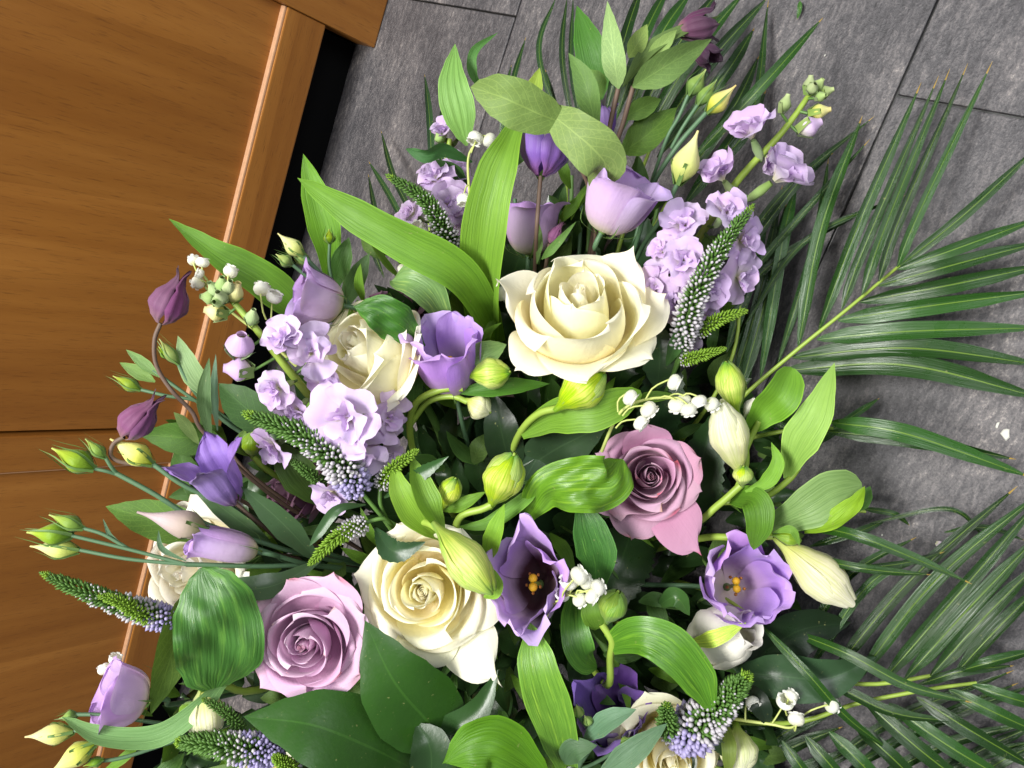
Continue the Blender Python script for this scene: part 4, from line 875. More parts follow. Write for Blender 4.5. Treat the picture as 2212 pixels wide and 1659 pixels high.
# ---------------------------------------------------------------- alstroemeria
def alstro(label, stems, buds, leaves, r=2.4, smat='stem_lime'):
    t = thing('alstroemeria', label, 'flower', wp([stems[0][0]])[0], 'alstroemeria stems')
    for i, s in enumerate(stems): stem(t, s, r if i == 0 else r * .85, smat, 'stem' if i == 0 else 'branch')
    for i, b in enumerate(buds): alstro_bud(t, b[0], b[1], b[2], seed=i + int(b[0][0]), **(b[3] if len(b) > 3 else {}))
    for l in leaves: leaf(t, l[0], l[1], l[2], l[3] if len(l) > 3 else 'soft_leaf', **(l[4] if len(l) > 4 else {}))
    return t
LG, MG, DG, GG = (142, 178, 62), (104, 146, 46), (62, 104, 40), (120, 154, 92)
CRM = dict(mat='alstroemeria_cream'); GRN = dict(mat='alstroemeria_green')
alstro('alstroemeria with two striped green buds under the lilac bell', [[(985, 1120, .6), (905, 1000, .54), (885, 925, .505), (900, 870, .485), (950, 842, .475), (1000, 838, .473)], [(888, 915, .502), (925, 868, .487), (975, 856, .48), (1010, 868, .478)]],
  [((1008, 812, .472), (1100, 803, .462), 36), ((1005, 862, .478), (1058, 890, .476), 30, CRM)],
  [([(1005, 775, .475), (1050, 762, .468), (1094, 744, .472)], 27, (128, 164, 96), 'soft_leaf', dict(prof='ovate')), ([(985, 848, .478), (1080, 838, .472), (1188, 829, .48)], 24, (76, 124, 40), 'soft_leaf', dict(roll=30)), ([(885, 930, .505), (890, 850, .495), (905, 770, .497)], 24, (76, 118, 46), 'soft_leaf', dict(fold=.4)),
   ([(915, 750, .478), (868, 708, .462), (815, 672, .455), (762, 662, .458)], 46, (56, 104, 34), 'striped_leaf', dict(prof='lance', ripple=.12, wave=.22, fold=.1, nu=34, nv=15)), ([(965, 700, .495), (935, 640, .478), (895, 608, .475), (846, 606, .482)], 38, (104, 140, 78), 'striped_leaf', dict(prof='blunt', roll=(20, -40), wave=.15))])
alstro('alstroemeria with one fat green bud at the foot of the large cream rose', [[(1080, 1080, .6), (1105, 980, .52), (1130, 925, .487), (1165, 893, .472), (1205, 882, .464)]],
  [((1198, 888, .462), (1303, 805, .452), 47)], [([(1125, 938, .49), (1185, 905, .475), (1240, 893, .462), (1300, 885, .456), (1385, 848, .462)], 44, (108, 150, 44), 'soft_leaf', dict(prof='blunt', roll=-8, fold=.12, nu=26))])
alstro('alstroemeria with two rounded pale buds left of the mauve rose', [[(1010, 1250, .58), (1000, 1180, .50), (985, 1140, .478), (1000, 1112, .472), (1040, 1100, .468), (1062, 1090, .466)], [(918, 1160, .52), (915, 1118, .49), (930, 1104, .482), (958, 1098, .477)]],
  [((1058, 1098, .468), (1110, 982, .452), 46), ((956, 1100, .477), (984, 1034, .468), 27)],
  [([(1045, 1225, .485), (1068, 1160, .462), (1090, 1088, .456)], 24, (126, 172, 52), 'soft_leaf', dict(roll=30, fold=.3)), ([(960, 1104, .478), (1000, 1090, .472), (1050, 1062, .472)], 17, (110, 152, 48), 'soft_leaf', dict(roll=30)), ([(990, 1140, .48), (1060, 1130, .475), (1140, 1075, .47), (1160, 1040, .472)], 20, (112, 160, 62), 'soft_leaf', dict(roll=30)),
   ([(1140, 1112, .478), (1180, 1058, .458), (1260, 1045, .444), (1318, 1040, .446), (1345, 992, .456)], 62, (88, 132, 32), 'striped_leaf', dict(prof='blunt', ripple=.2, wave=.22, fold=.05, roll=(10, -15), nu=36, nv=17))])
alstro('alstroemeria with a long yellow-green bud above the middle cream rose', [[(1020, 1250, .58), (930, 1180, .51), (900, 1130, .478), (925, 1130, .462), (945, 1142, .455)]],
  [((935, 1128, .456), (1062, 1278, .438), 46)], [([(950, 1165, .475), (900, 1120, .462), (865, 1060, .458), (850, 1000, .465)], 30, (126, 166, 52), 'soft_leaf', dict(fold=.35)), ([(960, 1150, .472), (930, 1100, .458), (905, 1040, .462), (890, 985, .47)], 30, (118, 160, 56), 'soft_leaf', dict(fold=.4, roll=-25)), ([(1045, 1290, .455), (1070, 1270, .447), (1062, 1225, .444)], 20, (130, 174, 60), 'soft_leaf', dict(roll=(50, -20)))])
alstro('alstroemeria with two cream buds and a spoon-shaped leaf at the right', [[(1300, 1190, .58), (1480, 1140, .50), (1550, 1092, .482), (1600, 1048, .474)], [(1590, 1060, .476), (1612, 1000, .474), (1605, 930, .474), (1592, 890, .474)], [(1600, 1000, .474), (1620, 950, .476), (1640, 910, .474)]],
  [((1594, 900, .47), (1568, 783, .462), 33), ((1603, 1035, .468), (1556, 872, .454), 43, dict(mat='alstroemeria_cream', openr=.3)), ((1604, 1052, .464), (1606, 1008, .458), 23, dict(mat='alstroemeria_bud')), ((1605, 905, .476), (1632, 862, .472), 16, dict(mat='alstroemeria_white', openr=.4, green_tip=False))],
  [([(1618, 928, .478), (1655, 885, .468), (1688, 852, .458), (1712, 795, .464)], 40, (108, 156, 46), 'soft_leaf', dict(prof='blunt', fold=.45, roll=-15)), ([(1698, 1035, .478), (1722, 965, .462), (1765, 890, .452), (1803, 783, .458)], 43, (142, 182, 84), 'soft_leaf', dict(prof='lance', roll=15, fold=.12, pleat=.015)), ([(1610, 1062, .47), (1655, 1042, .462), (1680, 1000, .458), (1666, 955, .462)], 17, (118, 166, 52), 'soft_leaf', dict(fold=.4))])
alstro('alstroemeria with a drooping cream bud and a broad folded leaf at the right edge', [[(1300, 1220, .59), (1500, 1165, .505), (1600, 1162, .482), (1670, 1158, .473)], [(1560, 1085, .49), (1640, 1080, .48), (1700, 1040, .476), (1725, 1010, .477)]],
  [((1672, 1160, .472), (1838, 1302, .458), 50, dict(mat='alstroemeria_cream', openr=.3)), ((1668, 1156, .468), (1730, 1168, .464), 17, GRN)],
  [([(1582, 1074, .486), (1628, 1080, .462), (1640, 1130, .456), (1628, 1188, .466)], 34, (88, 132, 38), 'soft_leaf', dict(prof='strap', roll=20, fold=.15)), ([(1660, 1140, .478), (1740, 1102, .460), (1800, 1065, .456), (1862, 1048, .460)], 50, (120, 152, 88), 'soft_leaf', dict(prof='blunt', pleat=.012, fold=.1, roll=-12)), ([(1738, 1150, .466), (1795, 1130, .452), (1845, 1090, .448), (1868, 1050, .454)], 25, (136, 176, 44), 'soft_leaf', dict(ripple=.12, roll=35)), ([(1840, 1110, .465), (1865, 1080, .46), (1880, 1050, .462)], 16, (74, 118, 48)), ([(1670, 1150, .465), (1710, 1145, .455), (1728, 1180, .458)], 9, (112, 154, 60))])
alstro('alstroemeria with an opening white bloom under the right lilac lisianthus', [[(1250, 1300, .6), (1400, 1380, .53), (1470, 1400, .50)]],
  [((1468, 1398, .502), (1622, 1358, .462), 66, dict(mat='alstroemeria_white', openr=.55, green_tip=False))], [([(1480, 1392, .47), (1545, 1378, .452), (1612, 1345, .452)], 18, (176, 206, 84), 'striped_leaf', dict(name='green_stripe', fold=-.1)), ([(1420, 1310, .50), (1460, 1290, .49), (1490, 1330, .49)], 22, (66, 104, 48), 'glossy_leaf'), ([(1380, 1300, .51), (1420, 1295, .50), (1480, 1318, .50)], 16, (80, 116, 60), 'soft_leaf')])
alstro('alstroemeria with a long arching leaf pointing down to the bristly veronica', [[(1250, 1400, .6), (1310, 1480, .495), (1318, 1420, .478), (1322, 1385, .470), (1300, 1348, .47)]],
  [((1308, 1350, .472), (1335, 1278, .462), 34, GRN)],
  [([(1318, 1392, .472), (1380, 1372, .448), (1450, 1400, .440), (1510, 1470, .440), (1540, 1540, .444)], 48, (78, 126, 34), 'striped_leaf', dict(prof='strap', roll=(-10, 15), fold=.12, ripple=.05, nu=30, nv=13)), ([(1292, 1358, .474), (1282, 1330, .468), (1275, 1300, .468)], 26, (96, 134, 44), 'soft_leaf', dict(prof='blunt')),
   ([(1240, 1290, .49), (1242, 1360, .472), (1258, 1420, .47), (1290, 1440, .482)], 34, (76, 124, 46), 'striped_leaf', dict(prof='strap', roll=(-20, 30), fold=.3)), ([(1285, 1290, .485), (1292, 1210, .462), (1272, 1140, .456), (1250, 1064, .458)], 45, (58, 104, 44), 'striped_leaf', dict(prof='lance', fold=.2, roll=(25, -20), nv=13))])
alstro('alstroemeria leaf pair standing bright green at the bottom centre', [[(1150, 1400, .61), (1210, 1600, .52), (1215, 1640, .485)]], [], [([(1225, 1655, .48), (1200, 1560, .456), (1165, 1450, .446), (1146, 1345, .458)], 50, (100, 146, 50), 'striped_leaf', dict(prof='strap', fold=.28, roll=12, nv=13, nu=28))])
alstro('alstroemeria with a cream bud and a curled blue-green leaf at the lower left', [[(800, 1400, .6), (560, 1490, .49), (470, 1470, .46), (430, 1490, .452)]],
  [((438, 1470, .458), (450, 1600, .452), 42, dict(mat='alstroemeria_cream', openr=.3)), ((395, 1565, .455), (420, 1520, .450), 24, GRN)],
  [([(480, 1475, .46), (430, 1530, .448), (340, 1590, .44), (220, 1590, .432), (133, 1548, .43)], 24, (112, 154, 92), 'soft_leaf', dict(prof='strap', roll=(10, -20), fold=.3, nu=30)),
   ([(466, 1486, .452), (476, 1405, .438), (462, 1310, .434), (436, 1226, .438)], 92, (64, 110, 46), 'striped_leaf', dict(prof='heart', cup=-.03, fold=.10, ripple=.09, wave=.14, roll=(-18, 16), nu=44, nv=23)), ([(520, 1330, .47), (505, 1310, .46), (500, 1275, .462)], 26, (84, 124, 62), 'striped_leaf', dict(roll=30))])
alstro('small olive alstroemeria bud above the left clematis', [[(760, 1120, .6), (600, 1030, .51), (545, 985, .488)]], [((545, 990, .488), (545, 935, .478), 24, GRN)], [([(540, 985, .49), (520, 960, .483), (530, 925, .48)], 16, (96, 128, 50))], r=2)
alstro('shaded alstroemeria bud at the bottom right beside the bristly veronica', [[(1350, 1450, .6), (1500, 1600, .52), (1570, 1570, .49)]], [((1590, 1560, .488), (1600, 1668, .475), 44, dict(mat='alstroemeria_cream', openr=.3))], [([(1570, 1560, .48), (1575, 1620, .466), (1570, 1680, .47)], 16, (104, 122, 52))])
# ---------------------------------------------------------------- single leaves
LO = 'lily of the valley leaves'
def lo(label, pts, hw, c, mat='soft_leaf', **kw):
    return lone_leaf('lily_of_the_valley_leaf', label, 'leaf', pts, hw, c, mat, LO, **kw)
lo('bright green leaf pointing left across the wooden rail', [(740, 800, .55), (650, 680, .515), (565, 605, .498), (470, 548, .488), (364, 472, .482)], 42, (92, 138, 36), fold=.3, roll=-12, nu=28)
lo('upright bright leaf in front of the black gap', [(725, 660, .575), (708, 520, .555), (682, 420, .545), (655, 332, .54)], 36, (98, 148, 34), fold=.35, roll=10)
lo('long twisted bright leaf sweeping from the black gap to the centre', [(1075, 745, .55), (1040, 660, .505), (985, 585, .478), (870, 520, .468), (750, 452, .468), (642, 384, .478)], 45, (100, 146, 40), fold=.34, roll=(-30, -10, 15, 10), prof='strap', nu=34, nv=13)
lo('broad upright pale green leaf beside the violet clematis bell', [(1055, 760, .56), (1040, 640, .508), (1048, 500, .474), (1076, 370, .462), (1128, 240, .468)], 50, (112, 156, 48), fold=.36, roll=12, prof='strap', pleat=.02, nu=30, nv=15)
lo('pleated pale leaf with pointed tip near the top', [(1008, 315, .515), (992, 245, .503), (978, 175, .50), (983, 94, .505)], 38, (122, 168, 84), prof='ovate', pleat=.05, fold=.1, nv=17)
lo('thin curled leaf beside the pleated top leaf', [(1048, 200, .52), (1022, 160, .515), (1025, 110, .512), (1076, 70, .515)], 11, (78, 128, 58), fold=.3)
lo('small yellow-green leaf tip above the olive leaf pair', [(1130, 275, .50), (1150, 205, .498), (1166, 146, .50)], 20, (150, 176, 70), fold=.3)
lo('dark green pointed leaf at the top centre', [(1300, 215, .54), (1278, 120, .53), (1246, 12, .535)], 36, (68, 118, 38), prof='ovate', fold=.25)
lo('dark wavy leaf lying left of the lily spray at the top', [(1020, 350, .515), (960, 325, .50), (920, 335, .497), (876, 322, .50)], 19, (58, 104, 54), wave=.3, ripple=.1, roll=25)
lo('short dark leaf below the wavy one', [(1010, 400, .53), (980, 370, .518), (940, 345, .512)], 16, (62, 104, 50))
lo('grey-green lance leaf rising beside the dusty top rose', [(735, 680, .555), (768, 605, .535), (798, 546, .53)], 22, (88, 124, 72), fold=.2)
lo('green lance leaf left of the grey-green one', [(712, 640, .57), (735, 570, .555), (754, 512, .55)], 24, (74, 114, 50), fold=.2)
GLF = 'glossy dark leaves'
def dk(label, pts, hw, c=(48, 74, 36), prof='ovate', **kw):
    return lone_leaf('glossy_leaf', label, 'leaf', pts, hw, c, kw.pop('mat', 'glossy_leaf'), GLF, prof=prof, **kw)
dk('broad dark leaf with a pale speck right of the lavender rose', [(985, 1630, .485), (925, 1560, .462), (850, 1470, .446), (788, 1340, .450)], 96, (44, 80, 26), fold=.08, cup=-.12, roll=10, nu=30, nv=15)
dk('broad dark leaf below the lavender rose with a reddish tip', [(900, 1665, .472), (790, 1610, .452), (670, 1565, .442), (526, 1548, .446)], 92, (46, 82, 30), fold=.1, cup=-.1, roll=-12, nu=30, nv=15)
dk('slim dark leaf curving up to a fine point at the bottom centre', [(880, 1640, .48), (960, 1590, .468), (1030, 1540, .464), (1076, 1446, .468)], 36, (46, 74, 38), fold=.35)
dk('small dark leaf cupped at the bottom edge', [(930, 1700, .462), (930, 1620, .455), (900, 1560, .46)], 48, (40, 64, 34), fold=.3)
dk('bright green wavy leaf at the bottom edge', [(1190, 1690, .46), (1090, 1610, .448), (1020, 1610, .446), (955, 1650, .452)], 58, (82, 130, 24), wave=.2, ripple=.08, roll=10, nu=28, mat='soft_leaf')
dk('long grey-green leaf above the lavender rose', [(690, 1212, .49), (600, 1262, .468), (520, 1272, .462), (448, 1248, .464)], 30, (78, 104, 70), prof='lance', roll=-20)
dk('dark lance leaf crossing the left stems', [(690, 1215, .50), (610, 1130, .478), (520, 1050, .468)], 30, (60, 84, 54), prof='lance', roll=20)
dk('dark blotched leaf standing in the centre', [(1110, 1040, .53), (1085, 940, .505), (1066, 846, .505)], 42, (34, 52, 30), prof='ovate')
dk('heart-shaped dark leaf above the crinkled bright leaf', [(1140, 1010, .525), (1210, 965, .50), (1315, 915, .495)], 58, (54, 76, 50), roll=-20)
dk('round dark leaf left of the heart-shaped one', [(1120, 1060, .53), (1160, 990, .515), (1185, 950, .515)], 40, (48, 68, 48))
dk('serrated dark rose leaf right of the mauve rose', [(1480, 1150, .525), (1505, 1040, .505), (1545, 885, .498)], 58, (38, 66, 30), serr=.12, nu=34)
dk('serrated dark rose leaf below the mauve rose', [(1370, 1130, .535), (1340, 1220, .512), (1295, 1350, .512)], 66, (32, 54, 26), serr=.12, nu=34)
dk('serrated dark rose leaf between large cream rose and veronica', [(1410, 960, .53), (1430, 860, .508), (1440, 720, .50)], 50, (36, 62, 32), serr=.12, nu=34)
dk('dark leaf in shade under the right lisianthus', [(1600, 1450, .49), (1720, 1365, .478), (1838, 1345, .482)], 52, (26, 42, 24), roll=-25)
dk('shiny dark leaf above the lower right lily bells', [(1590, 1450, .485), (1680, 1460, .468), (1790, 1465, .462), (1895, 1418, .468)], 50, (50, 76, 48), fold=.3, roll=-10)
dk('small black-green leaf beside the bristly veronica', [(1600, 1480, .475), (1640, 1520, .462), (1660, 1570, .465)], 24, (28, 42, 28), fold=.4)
dk('olive leaf edge left of the big striped leaf', [(400, 1280, .478), (375, 1400, .468), (325, 1545, .462)], 46, (96, 128, 54), mat='veined_leaf', roll=30)
dk('dark green leaf left of the upper stock florets', [(600, 935, .485), (530, 880, .48), (472, 828, .484)], 42, (58, 90, 44), mat='veined_leaf')
dk('striped green leaf between stock and left clematis', [(690, 1090, .515), (640, 1020, .50), (590, 950, .50)], 40, (84, 116, 52), mat='soft_leaf', prof='lance', pleat=.03)
dk('dark leaf right of the lilac bell stem', [(1020, 1000, .54), (1130, 970, .52), (1180, 900, .515)], 34, (40, 62, 32))
dk('dark leaf behind the large cream rose at its top left', [(1100, 640, .56), (1120, 560, .54), (1155, 500, .535)], 38, (44, 70, 36))
dk('dark leaf behind the large cream rose at its top right', [(1340, 600, .55), (1390, 540, .53), (1400, 470, .53)], 30, (48, 76, 44))
dk('pale green leaf wedge between the left veronica and the striped leaf', [(420, 1450, .49), (380, 1390, .482), (340, 1330, .48)], 22, (100, 140, 100), mat='soft_leaf', prof='lance')

# ---------------------------------------------------------------- palm fronds
def frond(label, rach, leaflets, col=(40, 76, 26), rmm=1.7, wk=1.08):
    w = wp(rach); t = thing('palm_frond', label, 'palm leaf', w[0], 'palm fronds'); stem(t, rach, rmm, 'stem_lime', 'rachis', .6)
    rn = random.Random(int(rach[0][0]))
    for l in leaflets:
        k = rn.uniform(.8, 1.2); c = tuple(min(255, v * k) for v in col)
        leaf(t, l[0], l[1] * wk, c, 'palm_leaf', 'leaflet', prof='palm', fold=.42, roll=l[2] if len(l) > 2 else (rn.uniform(-28, 28), rn.uniform(-28, 28)), nu=22, nv=7)
    return t
def fl3(a, b, c, h=(.035, .030, .012)): return [(a[0], a[1], -h[0]), (b[0], b[1], -h[1]), (c[0], c[1], -h[2])]
F1 = [((1698, 800), (1950, 788), (2260, 862), 24), ((1712, 772), (1960, 752), (2260, 790), 21), ((1765, 733), (1960, 716), (2260, 708), 19), ((1810, 692), (2000, 662), (2260, 628), 18), ((1858, 652), (2050, 616), (2260, 572), 17), ((1898, 617), (2060, 572), (2260, 520), 15), ((1938, 582), (2080, 532), (2250, 470), 13), ((1944, 574), (2080, 466), (2250, 310), 11),
      ((1938, 577), (1985, 460), (2144, 132), 10), ((1898, 608), (1940, 480), (2091, 136), 10), ((1862, 637), (1911, 494), (2052, 148), 10.5), ((1818, 669), (1868, 532), (2028, 163), 10), ((1768, 714), (1851, 494), (1990, 178), 12), ((1725, 747), (1774, 494), (1863, 250), 14), ((1680, 785), (1760, 520), (1790, 340), 9), ((1643, 815), (1690, 524), (1720, 400), 12)]
frond('palm frond spread on the slate floor at the right', [(1500, 960, .52), (1610, 852, -.045), (1720, 757, -.040), (1830, 668, -.035), (1945, 572, -.026)], [(fl3(a, b, c, (.037, .034, .014)), hw) for a, b, c, hw in F1])
leafc = [(fl3((1690, 798), (1682, 690), (1560, 740), (.04, .055, .06)), 6)]
frond('narrow palm leaflets slanting right below the main frond', [(1560, 960, .52), (1700, 930, -.05), (1800, 925, -.04)], [(fl3((1795, 912), (1960, 938), (2230, 1032), (.05, .05, .02)), 19), (fl3((1790, 932), (1980, 952), (2195, 992), (.048, .045, .02)), 15), (fl3((1740, 970), (1840, 900), (1900, 860), (.04, .03, .01)), 7), (fl3((1650, 900), (1760, 950), (1850, 890), (.05, .04, .02)), 9)])
F3 = [((1790, 1464), (1960, 1260), (2198, 1050), 14), ((1846, 1474), (2020, 1255), (2250, 1062), 15), ((1902, 1476), (2060, 1295), (2250, 1075), 16), ((1955, 1466), (2095, 1312), (2250, 1150), 17), ((2010, 1460), (2125, 1335), (2250, 1210), 16), ((2064, 1455), (2160, 1352), (2250, 1262), 14), ((2070, 1450), (2150, 1428), (2250, 1402), 12), ((1985, 1478), (2080, 1450), (2190, 1438), 10), ((1740, 1456), (1880, 1260), (2030, 1190), 10), ((1700, 1445), (1830, 1250), (1980, 1160), 10)]
frond('palm frond at the lower right fanning up to the right edge', [(1600, 1400, .52), (1760, 1460, -.05), (1880, 1478, -.038), (2010, 1460, -.030), (2070, 1450, -.024)], [(fl3(a, b, c, (.035, .036, .018)), hw) for a, b, c, hw in F3], (38, 70, 27), wk=1.0)
F4 = [((2050, 1490), (2150, 1540), (2260, 1590), 15), ((1980, 1505), (2100, 1580), (2250, 1668), 16), ((1920, 1520), (2050, 1612), (2200, 1700), 17), ((1865, 1512), (1990, 1622), (2120, 1720), 17), ((1840, 1560), (1930, 1640), (2010, 1720), 16), ((1790, 1580), (1870, 1660), (1930, 1730), 16), ((1740, 1590), (1800, 1660), (1860, 1730), 15), ((1690, 1600), (1740, 1670), (1790, 1740), 14), ((2100, 1480), (2190, 1510), (2270, 1530), 13)]
frond('palm frond at the bottom right corner pointing down right', [(1560, 1560, .53), (1720, 1560, -.055), (1850, 1520, -.045), (2000, 1490, -.035), (2110, 1475, -.028)], [(fl3(a, b, c, (.042, .04, .02)), hw) for a, b, c, hw in F4], (38, 70, 27), wk=1.05)
F6 = [((1800, 1640), (1950, 1545), (2190, 1448), 10), ((1830, 1665), (2000, 1570), (2200, 1500), 11), ((1880, 1690), (2040, 1610), (2230, 1560), 11), ((1960, 1700), (2080, 1640), (2240, 1600), 12), ((1620, 1640), (1700, 1580), (1800, 1540), 13), ((1600, 1680), (1700, 1620), (1820, 1570), 13), ((1640, 1710), (1740, 1660), (1850, 1620), 13), ((1900, 1620), (2060, 1545), (2230, 1480), 10), ((1860, 1640), (2020, 1552), (2200, 1475), 9), ((2010, 1690), (2120, 1620), (2250, 1560), 11), ((2080, 1700), (2170, 1640), (2260, 1600), 11), ((1700, 1700), (1800, 1640), (1900, 1590), 11)]
frond('dark palm frond lying lowest in the bottom right corner', [(1500, 1640, .54), (1650, 1690, -.02), (1900, 1715, -.015)], [(fl3(a, b, c, (.015, .014, .010)), hw) for a, b, c, hw in F6], (38, 70, 27))
frond('loose palm leaflets with yellow tips crossing the shiny dark leaf', [(1450, 1250, .56), (1560, 1290, .50), (1640, 1345, .482)], [([(1640, 1345, .48), (1740, 1450, .455), (1830, 1550, .455), (1928, 1625, .462)], 10), ([(1700, 1360, .49), (1830, 1412, -.06), (1960, 1480, -.055), (2100, 1518, -.045)], 12), ([(1620, 1400, .49), (1800, 1480, -.055), (1930, 1540, -.05), (2080, 1560, -.04)], 12), ([(1700, 1130, .49), (1830, 1152, -.075), (1960, 1200, -.07), (2100, 1262, -.06)], 12), ([(1700, 1190, .49), (1830, 1222, -.065), (1920, 1235, -.06), (2012, 1242, -.055)], 9), ([(1720, 1220, .49), (1840, 1228, -.05), (1960, 1215, -.04), (2040, 1192, -.035)], 7)])
frond('thin palm leaflet wisps on the floor at the right edge', [(1700, 1110, .50), (1800, 1100, -.03), (1870, 1105, -.02)], [(fl3((1860, 1098), (1930, 1110), (1965, 1135), (.02, .02, .008)), 6), (fl3((1880, 1130), (2050, 1100), (2130, 1165), (.02, .02, .008)), 5), (fl3((2040, 1150), (2130, 1140), (2215, 1168), (.015, .015, .006)), 6), (fl3((1750, 1180), (1850, 1150), (1920, 1120), (.03, .025, .01)), 8)])
F5 = [((1400, 330), (1520, 150), (1662, -10), 15), ((1380, 320), (1490, 130), (1610, -20), 15), ((1360, 300), (1450, 120), (1560, -30), 15), ((1345, 280), (1420, 90), (1500, -30), 14), ((1420, 340), (1560, 170), (1630, 60), 13), ((1330, 260), (1390, 80), (1450, -40), 12), ((1310, 240), (1350, 80), (1390, -40), 11)]
frond('palm frond fanning out at the top behind the clematis whorl', [(1330, 560, .57), (1370, 420, -.06), (1410, 310, -.05), (1470, 200, -.04)], [(fl3(a, b, c, (.05, .05, .02)), hw) for a, b, c, hw in F5], (38, 70, 27))
frond('palm leaflets with a long pale one crossing the top right floor', [(1380, 560, .55), (1440, 440, -.06), (1500, 350, -.05)], [(fl3((1490, 350), (1640, 192), (1778, 38), (.07, .075, .04)), 12), (fl3((1470, 400), (1580, 240), (1640, 120), (.05, .045, .015)), 12), (fl3((1500, 400), (1620, 260), (1660, 0), (.05, .03, .008)), 9), (fl3((1520, 380), (1600, 300), (1655, 195), (.05, .04, .015)), 12), (fl3((1480, 440), (1560, 330), (1610, 250), (.05, .04, .015)), 13)])
F7 = [((1600, 840), (1650, 660), (1700, 430), 13), ((1585, 830), (1640, 640), (1690, 400), 11), ((1560, 690), (1680, 560), (1900, 440), 8), ((1580, 640), (1700, 500), (1880, 300), 8), ((1560, 600), (1690, 420), (1890, 250), 8), ((1600, 560), (1720, 400), (1800, 330), 8), ((1570, 760), (1620, 600), (1660, 450), 12), ((1610, 700), (1740, 520), (1960, 420), 6), ((1580, 800), (1620, 700), (1690, 560), 12)]
frond('dark palm frond half hidden behind the right stock', [(1450, 980, .56), (1540, 860, -.05), (1590, 740, -.045), (1600, 600, -.035)], [(fl3(a, b, c, (.045, .035, .012)), hw) for a, b, c, hw in F7], (38, 70, 27))
F8 = [((1235, 330), (1165, 120), (1202, -10), 6), ((1250, 330), (1215, 130), (1225, -10), 6), ((1270, 330), (1235, 150), (1238, -10), 6), ((1230, 380), (1200, 240), (1178, 150), 7), ((1090, 330), (1105, 190), (1136, 80), 6), ((1080, 330), (1090, 210), (1105, 140), 5)]
frond('thin curved palm leaflets at the top centre', [(1230, 620, .59), (1225, 480, -.05), (1225, 360, -.045)], [(fl3(a, b, c, (.045, .05, .03)), hw) for a, b, c, hw in F8], (46, 76, 40))
F9 = [((935, 420), (928, 260), (917, 160), 7), ((900, 480), (850, 380), (823, 282), 6), ((880, 500), (840, 420), (796, 348), 6), ((860, 560), (815, 470), (795, 375), 6), ((960, 400), (950, 290), (958, 220), 6), ((830, 600), (800, 520), (790, 440), 6)]
frond('thin dark palm tips on the floor left of the top stock', [(1000, 720, .60), (940, 580, -.05), (925, 470, -.045)], [(fl3(a, b, c, (.04, .035, .012)), hw) for a, b, c, hw in F9], (44, 70, 42))

# ---------------------------------------------------------------- dark filler foliage deep in the spray (uncountable)
def inside(x, y, poly):
    c = False; j = len(poly) - 1
    for i in range(len(poly)):
        (xi, yi), (xj, yj) = poly[i], poly[j]
        if (yi > y) != (yj > y) and x < (xj - xi) * (y - yi) / (yj - yi) + xi: c = not c
        j = i
    return c
POLY = [(520, 1120), (600, 900), (720, 740), (880, 600), (1060, 440), (1420, 420), (1580, 640), (1660, 900), (1680, 1100), (1660, 1330), (1700, 1720), (300, 1720), (430, 1480), (560, 1300)]
def filler(label, color, mat, count, dlo, dhi, hlo, hhi, llo, lhi, seed, poly):
    rn = random.Random(seed); VS, FS, UV = [], [], []; cnt = 0
    while cnt < count:
        x, y = rn.uniform(200, 1760), rn.uniform(330, 1720)
        if not inside(x, y, poly): continue
        cnt += 1; zf = H * FPX / ((x - CX) * .6155 + (y - CY) * .0197 + FPX * .7879)
        d = min(rn.uniform(dlo, dhi), zf - .02)
        a = math.atan2(y - 1180, x - 1060) + rn.uniform(-.9, .9); ln = rn.uniform(llo, lhi); dd = rn.uniform(-.02, .015)
        q = [(x - math.cos(a) * ln * .5, y - math.sin(a) * ln * .5, d + .012), (x, y, d), (x + math.cos(a + .2) * ln * .6, y + math.sin(a + .2) * ln * .6, d + dd)]
        w = wp(q); me = leaf_mesh(w, rn.uniform(hlo, hhi) * d / FPX, 'lance', roll=rn.uniform(-50, 50), fold=.3, nu=9, nv=5, seed=cnt)
        b = len(VS); VS += [v.co.copy() for v in me.vertices]; FS += [tuple(i + b for i in p.vertices) for p in me.polygons]
        UV += [(i // 5 / 8, i % 5 / 4) for i in range(len(me.vertices))]; bpy.data.meshes.remove(me)
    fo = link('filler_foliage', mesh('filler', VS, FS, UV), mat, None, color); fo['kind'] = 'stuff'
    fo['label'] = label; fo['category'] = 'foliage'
POLY2 = [(330, 1180), (400, 900), (560, 760), (740, 600), (900, 440), (1080, 330), (1420, 330), (1580, 560), (1700, 900), (1730, 1100), (1700, 1330), (1720, 1720), (250, 1720), (300, 1480), (480, 1330)]
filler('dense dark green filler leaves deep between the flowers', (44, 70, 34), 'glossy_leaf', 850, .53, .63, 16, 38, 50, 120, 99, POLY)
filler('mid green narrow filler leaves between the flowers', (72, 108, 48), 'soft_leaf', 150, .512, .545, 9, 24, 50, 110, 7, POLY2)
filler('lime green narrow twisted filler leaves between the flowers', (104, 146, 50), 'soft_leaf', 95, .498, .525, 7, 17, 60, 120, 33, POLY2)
filler('olive green filler leaves between the flowers', (88, 116, 56), 'veined_leaf', 70, .515, .55, 14, 28, 50, 90, 21, POLY2)
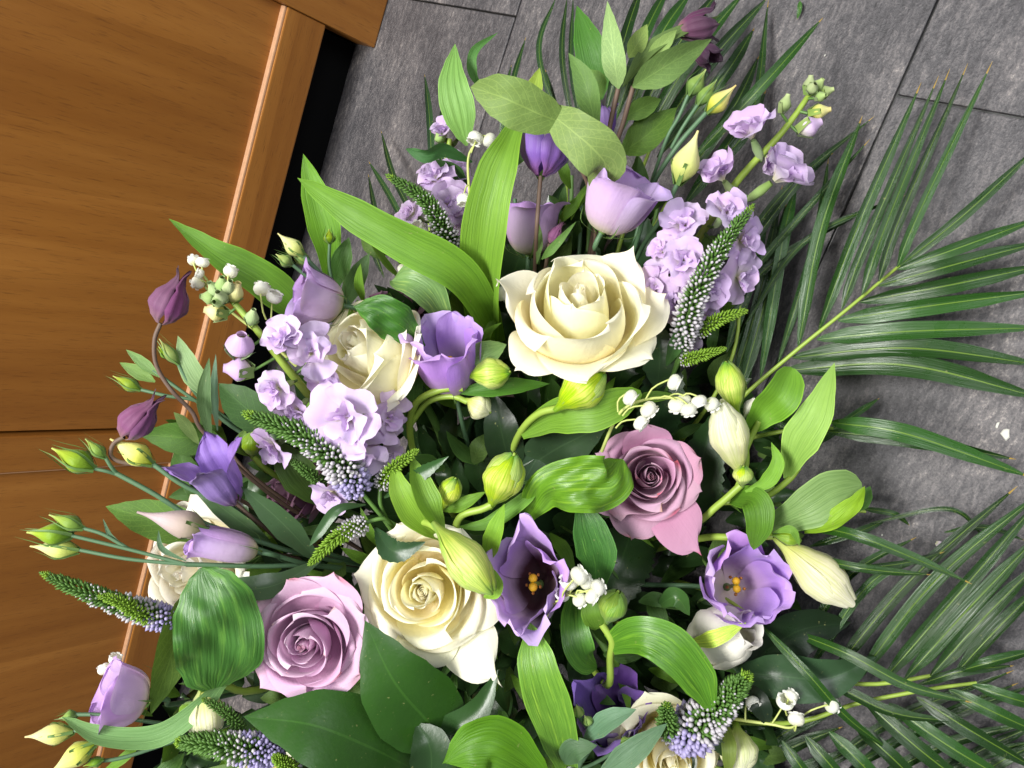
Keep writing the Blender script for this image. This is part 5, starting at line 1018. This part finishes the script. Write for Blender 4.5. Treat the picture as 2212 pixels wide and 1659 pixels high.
# thin upright filler stems behind the top flowers
for i, (x0, y0, x1, y1, d) in enumerate(((1112, 430, 1125, 640, .545), (1235, 380, 1222, 640, .54), (1255, 430, 1240, 650, .545), (1275, 440, 1255, 650, .55), (1395, 420, 1340, 620, .54), (1420, 450, 1370, 640, .545), (1440, 470, 1390, 660, .55))):
    t = thing('filler_stem', ('leftmost thin stem left of the brown clematis stalk', 'bluish thin stem under the violet bell, first of three', 'green thin stem under the olive leaf pair, second of three', 'thin stem right beside the profile lisianthus stem, third of three', 'thin stem right of the profile lisianthus, first of three', 'thin stem right of the profile lisianthus, middle of three', 'thin stem right of the profile lisianthus, nearest the stock')[i], 'stem', P(x1, y1, d + .02), 'filler stems behind the large cream rose')
    stem(t, [(x1, y1 + 150, d + .05), (x1, y1, d + .02), ((x0 + x1) / 2 + 4, (y0 + y1) / 2, d), (x0, y0, d)], 1.5, 'stem_green' if i % 2 else 'stem_blue_green')
# ---------------------------------------------------------------- scraps on the floor
def chip(label, x, y, s, seed):
    r = random.Random(seed); c = PF(x, y, .0006); n = 9; vs, fs = [], []
    for k in range(n):
        a = 2 * PI * k / n; q = s * (.5 + r.random() * .7); vs.append(Vector((math.cos(a) * q, math.sin(a) * q * .6, 0))); 
    for k in range(n): vs.append(vs[k] * .8 + Vector((0, 0, .0006)))
    fs = [(k, (k + 1) % n, n + (k + 1) % n, n + k) for k in range(n)] + [tuple(range(n, 2 * n))]
    o = link('paint_fleck', mesh('chip', vs, fs, smooth=False), 'paint_chip', None); o.location = c
    return tag(o, label, 'fleck', 'white flecks on the floor')
chip('largest white fleck on the slate at the right edge', 2172, 938, .0045, 1); chip('small white fleck left of the largest one', 2155, 918, .002, 2); chip('white fleck under the long right leaflets', 2118, 972, .0012, 3); chip('tiny white fleck above the lower right frond', 1906, 1156, .001, 4)
tag(solo(leaf(None, [(1728, 2, -.004), (1727, 20, -.005), (1722, 42, -.003)], 5, (60, 104, 44), 'palm_leaf', 'leaf_scrap', prof='palm', nu=8, nv=5)), 'loose scrap of palm leaflet on the floor at the top edge', 'leaf scrap')
chip('pale fleck beside the upper palm tips', 1782, 120, .0009, 5); chip('pale fleck by the right floor joint', 1985, 300, .0008, 6)
o = tag(solo(leaf(None, [(2022, 1172, -.002), (2032, 1178, -.004), (2040, 1188, -.002)], 8, None, 'stock_petal', 'fallen_petal', prof='blunt', cup=.3, nu=8, nv=5)), 'fallen pale lilac petal between palm leaflets on the floor', 'petal')
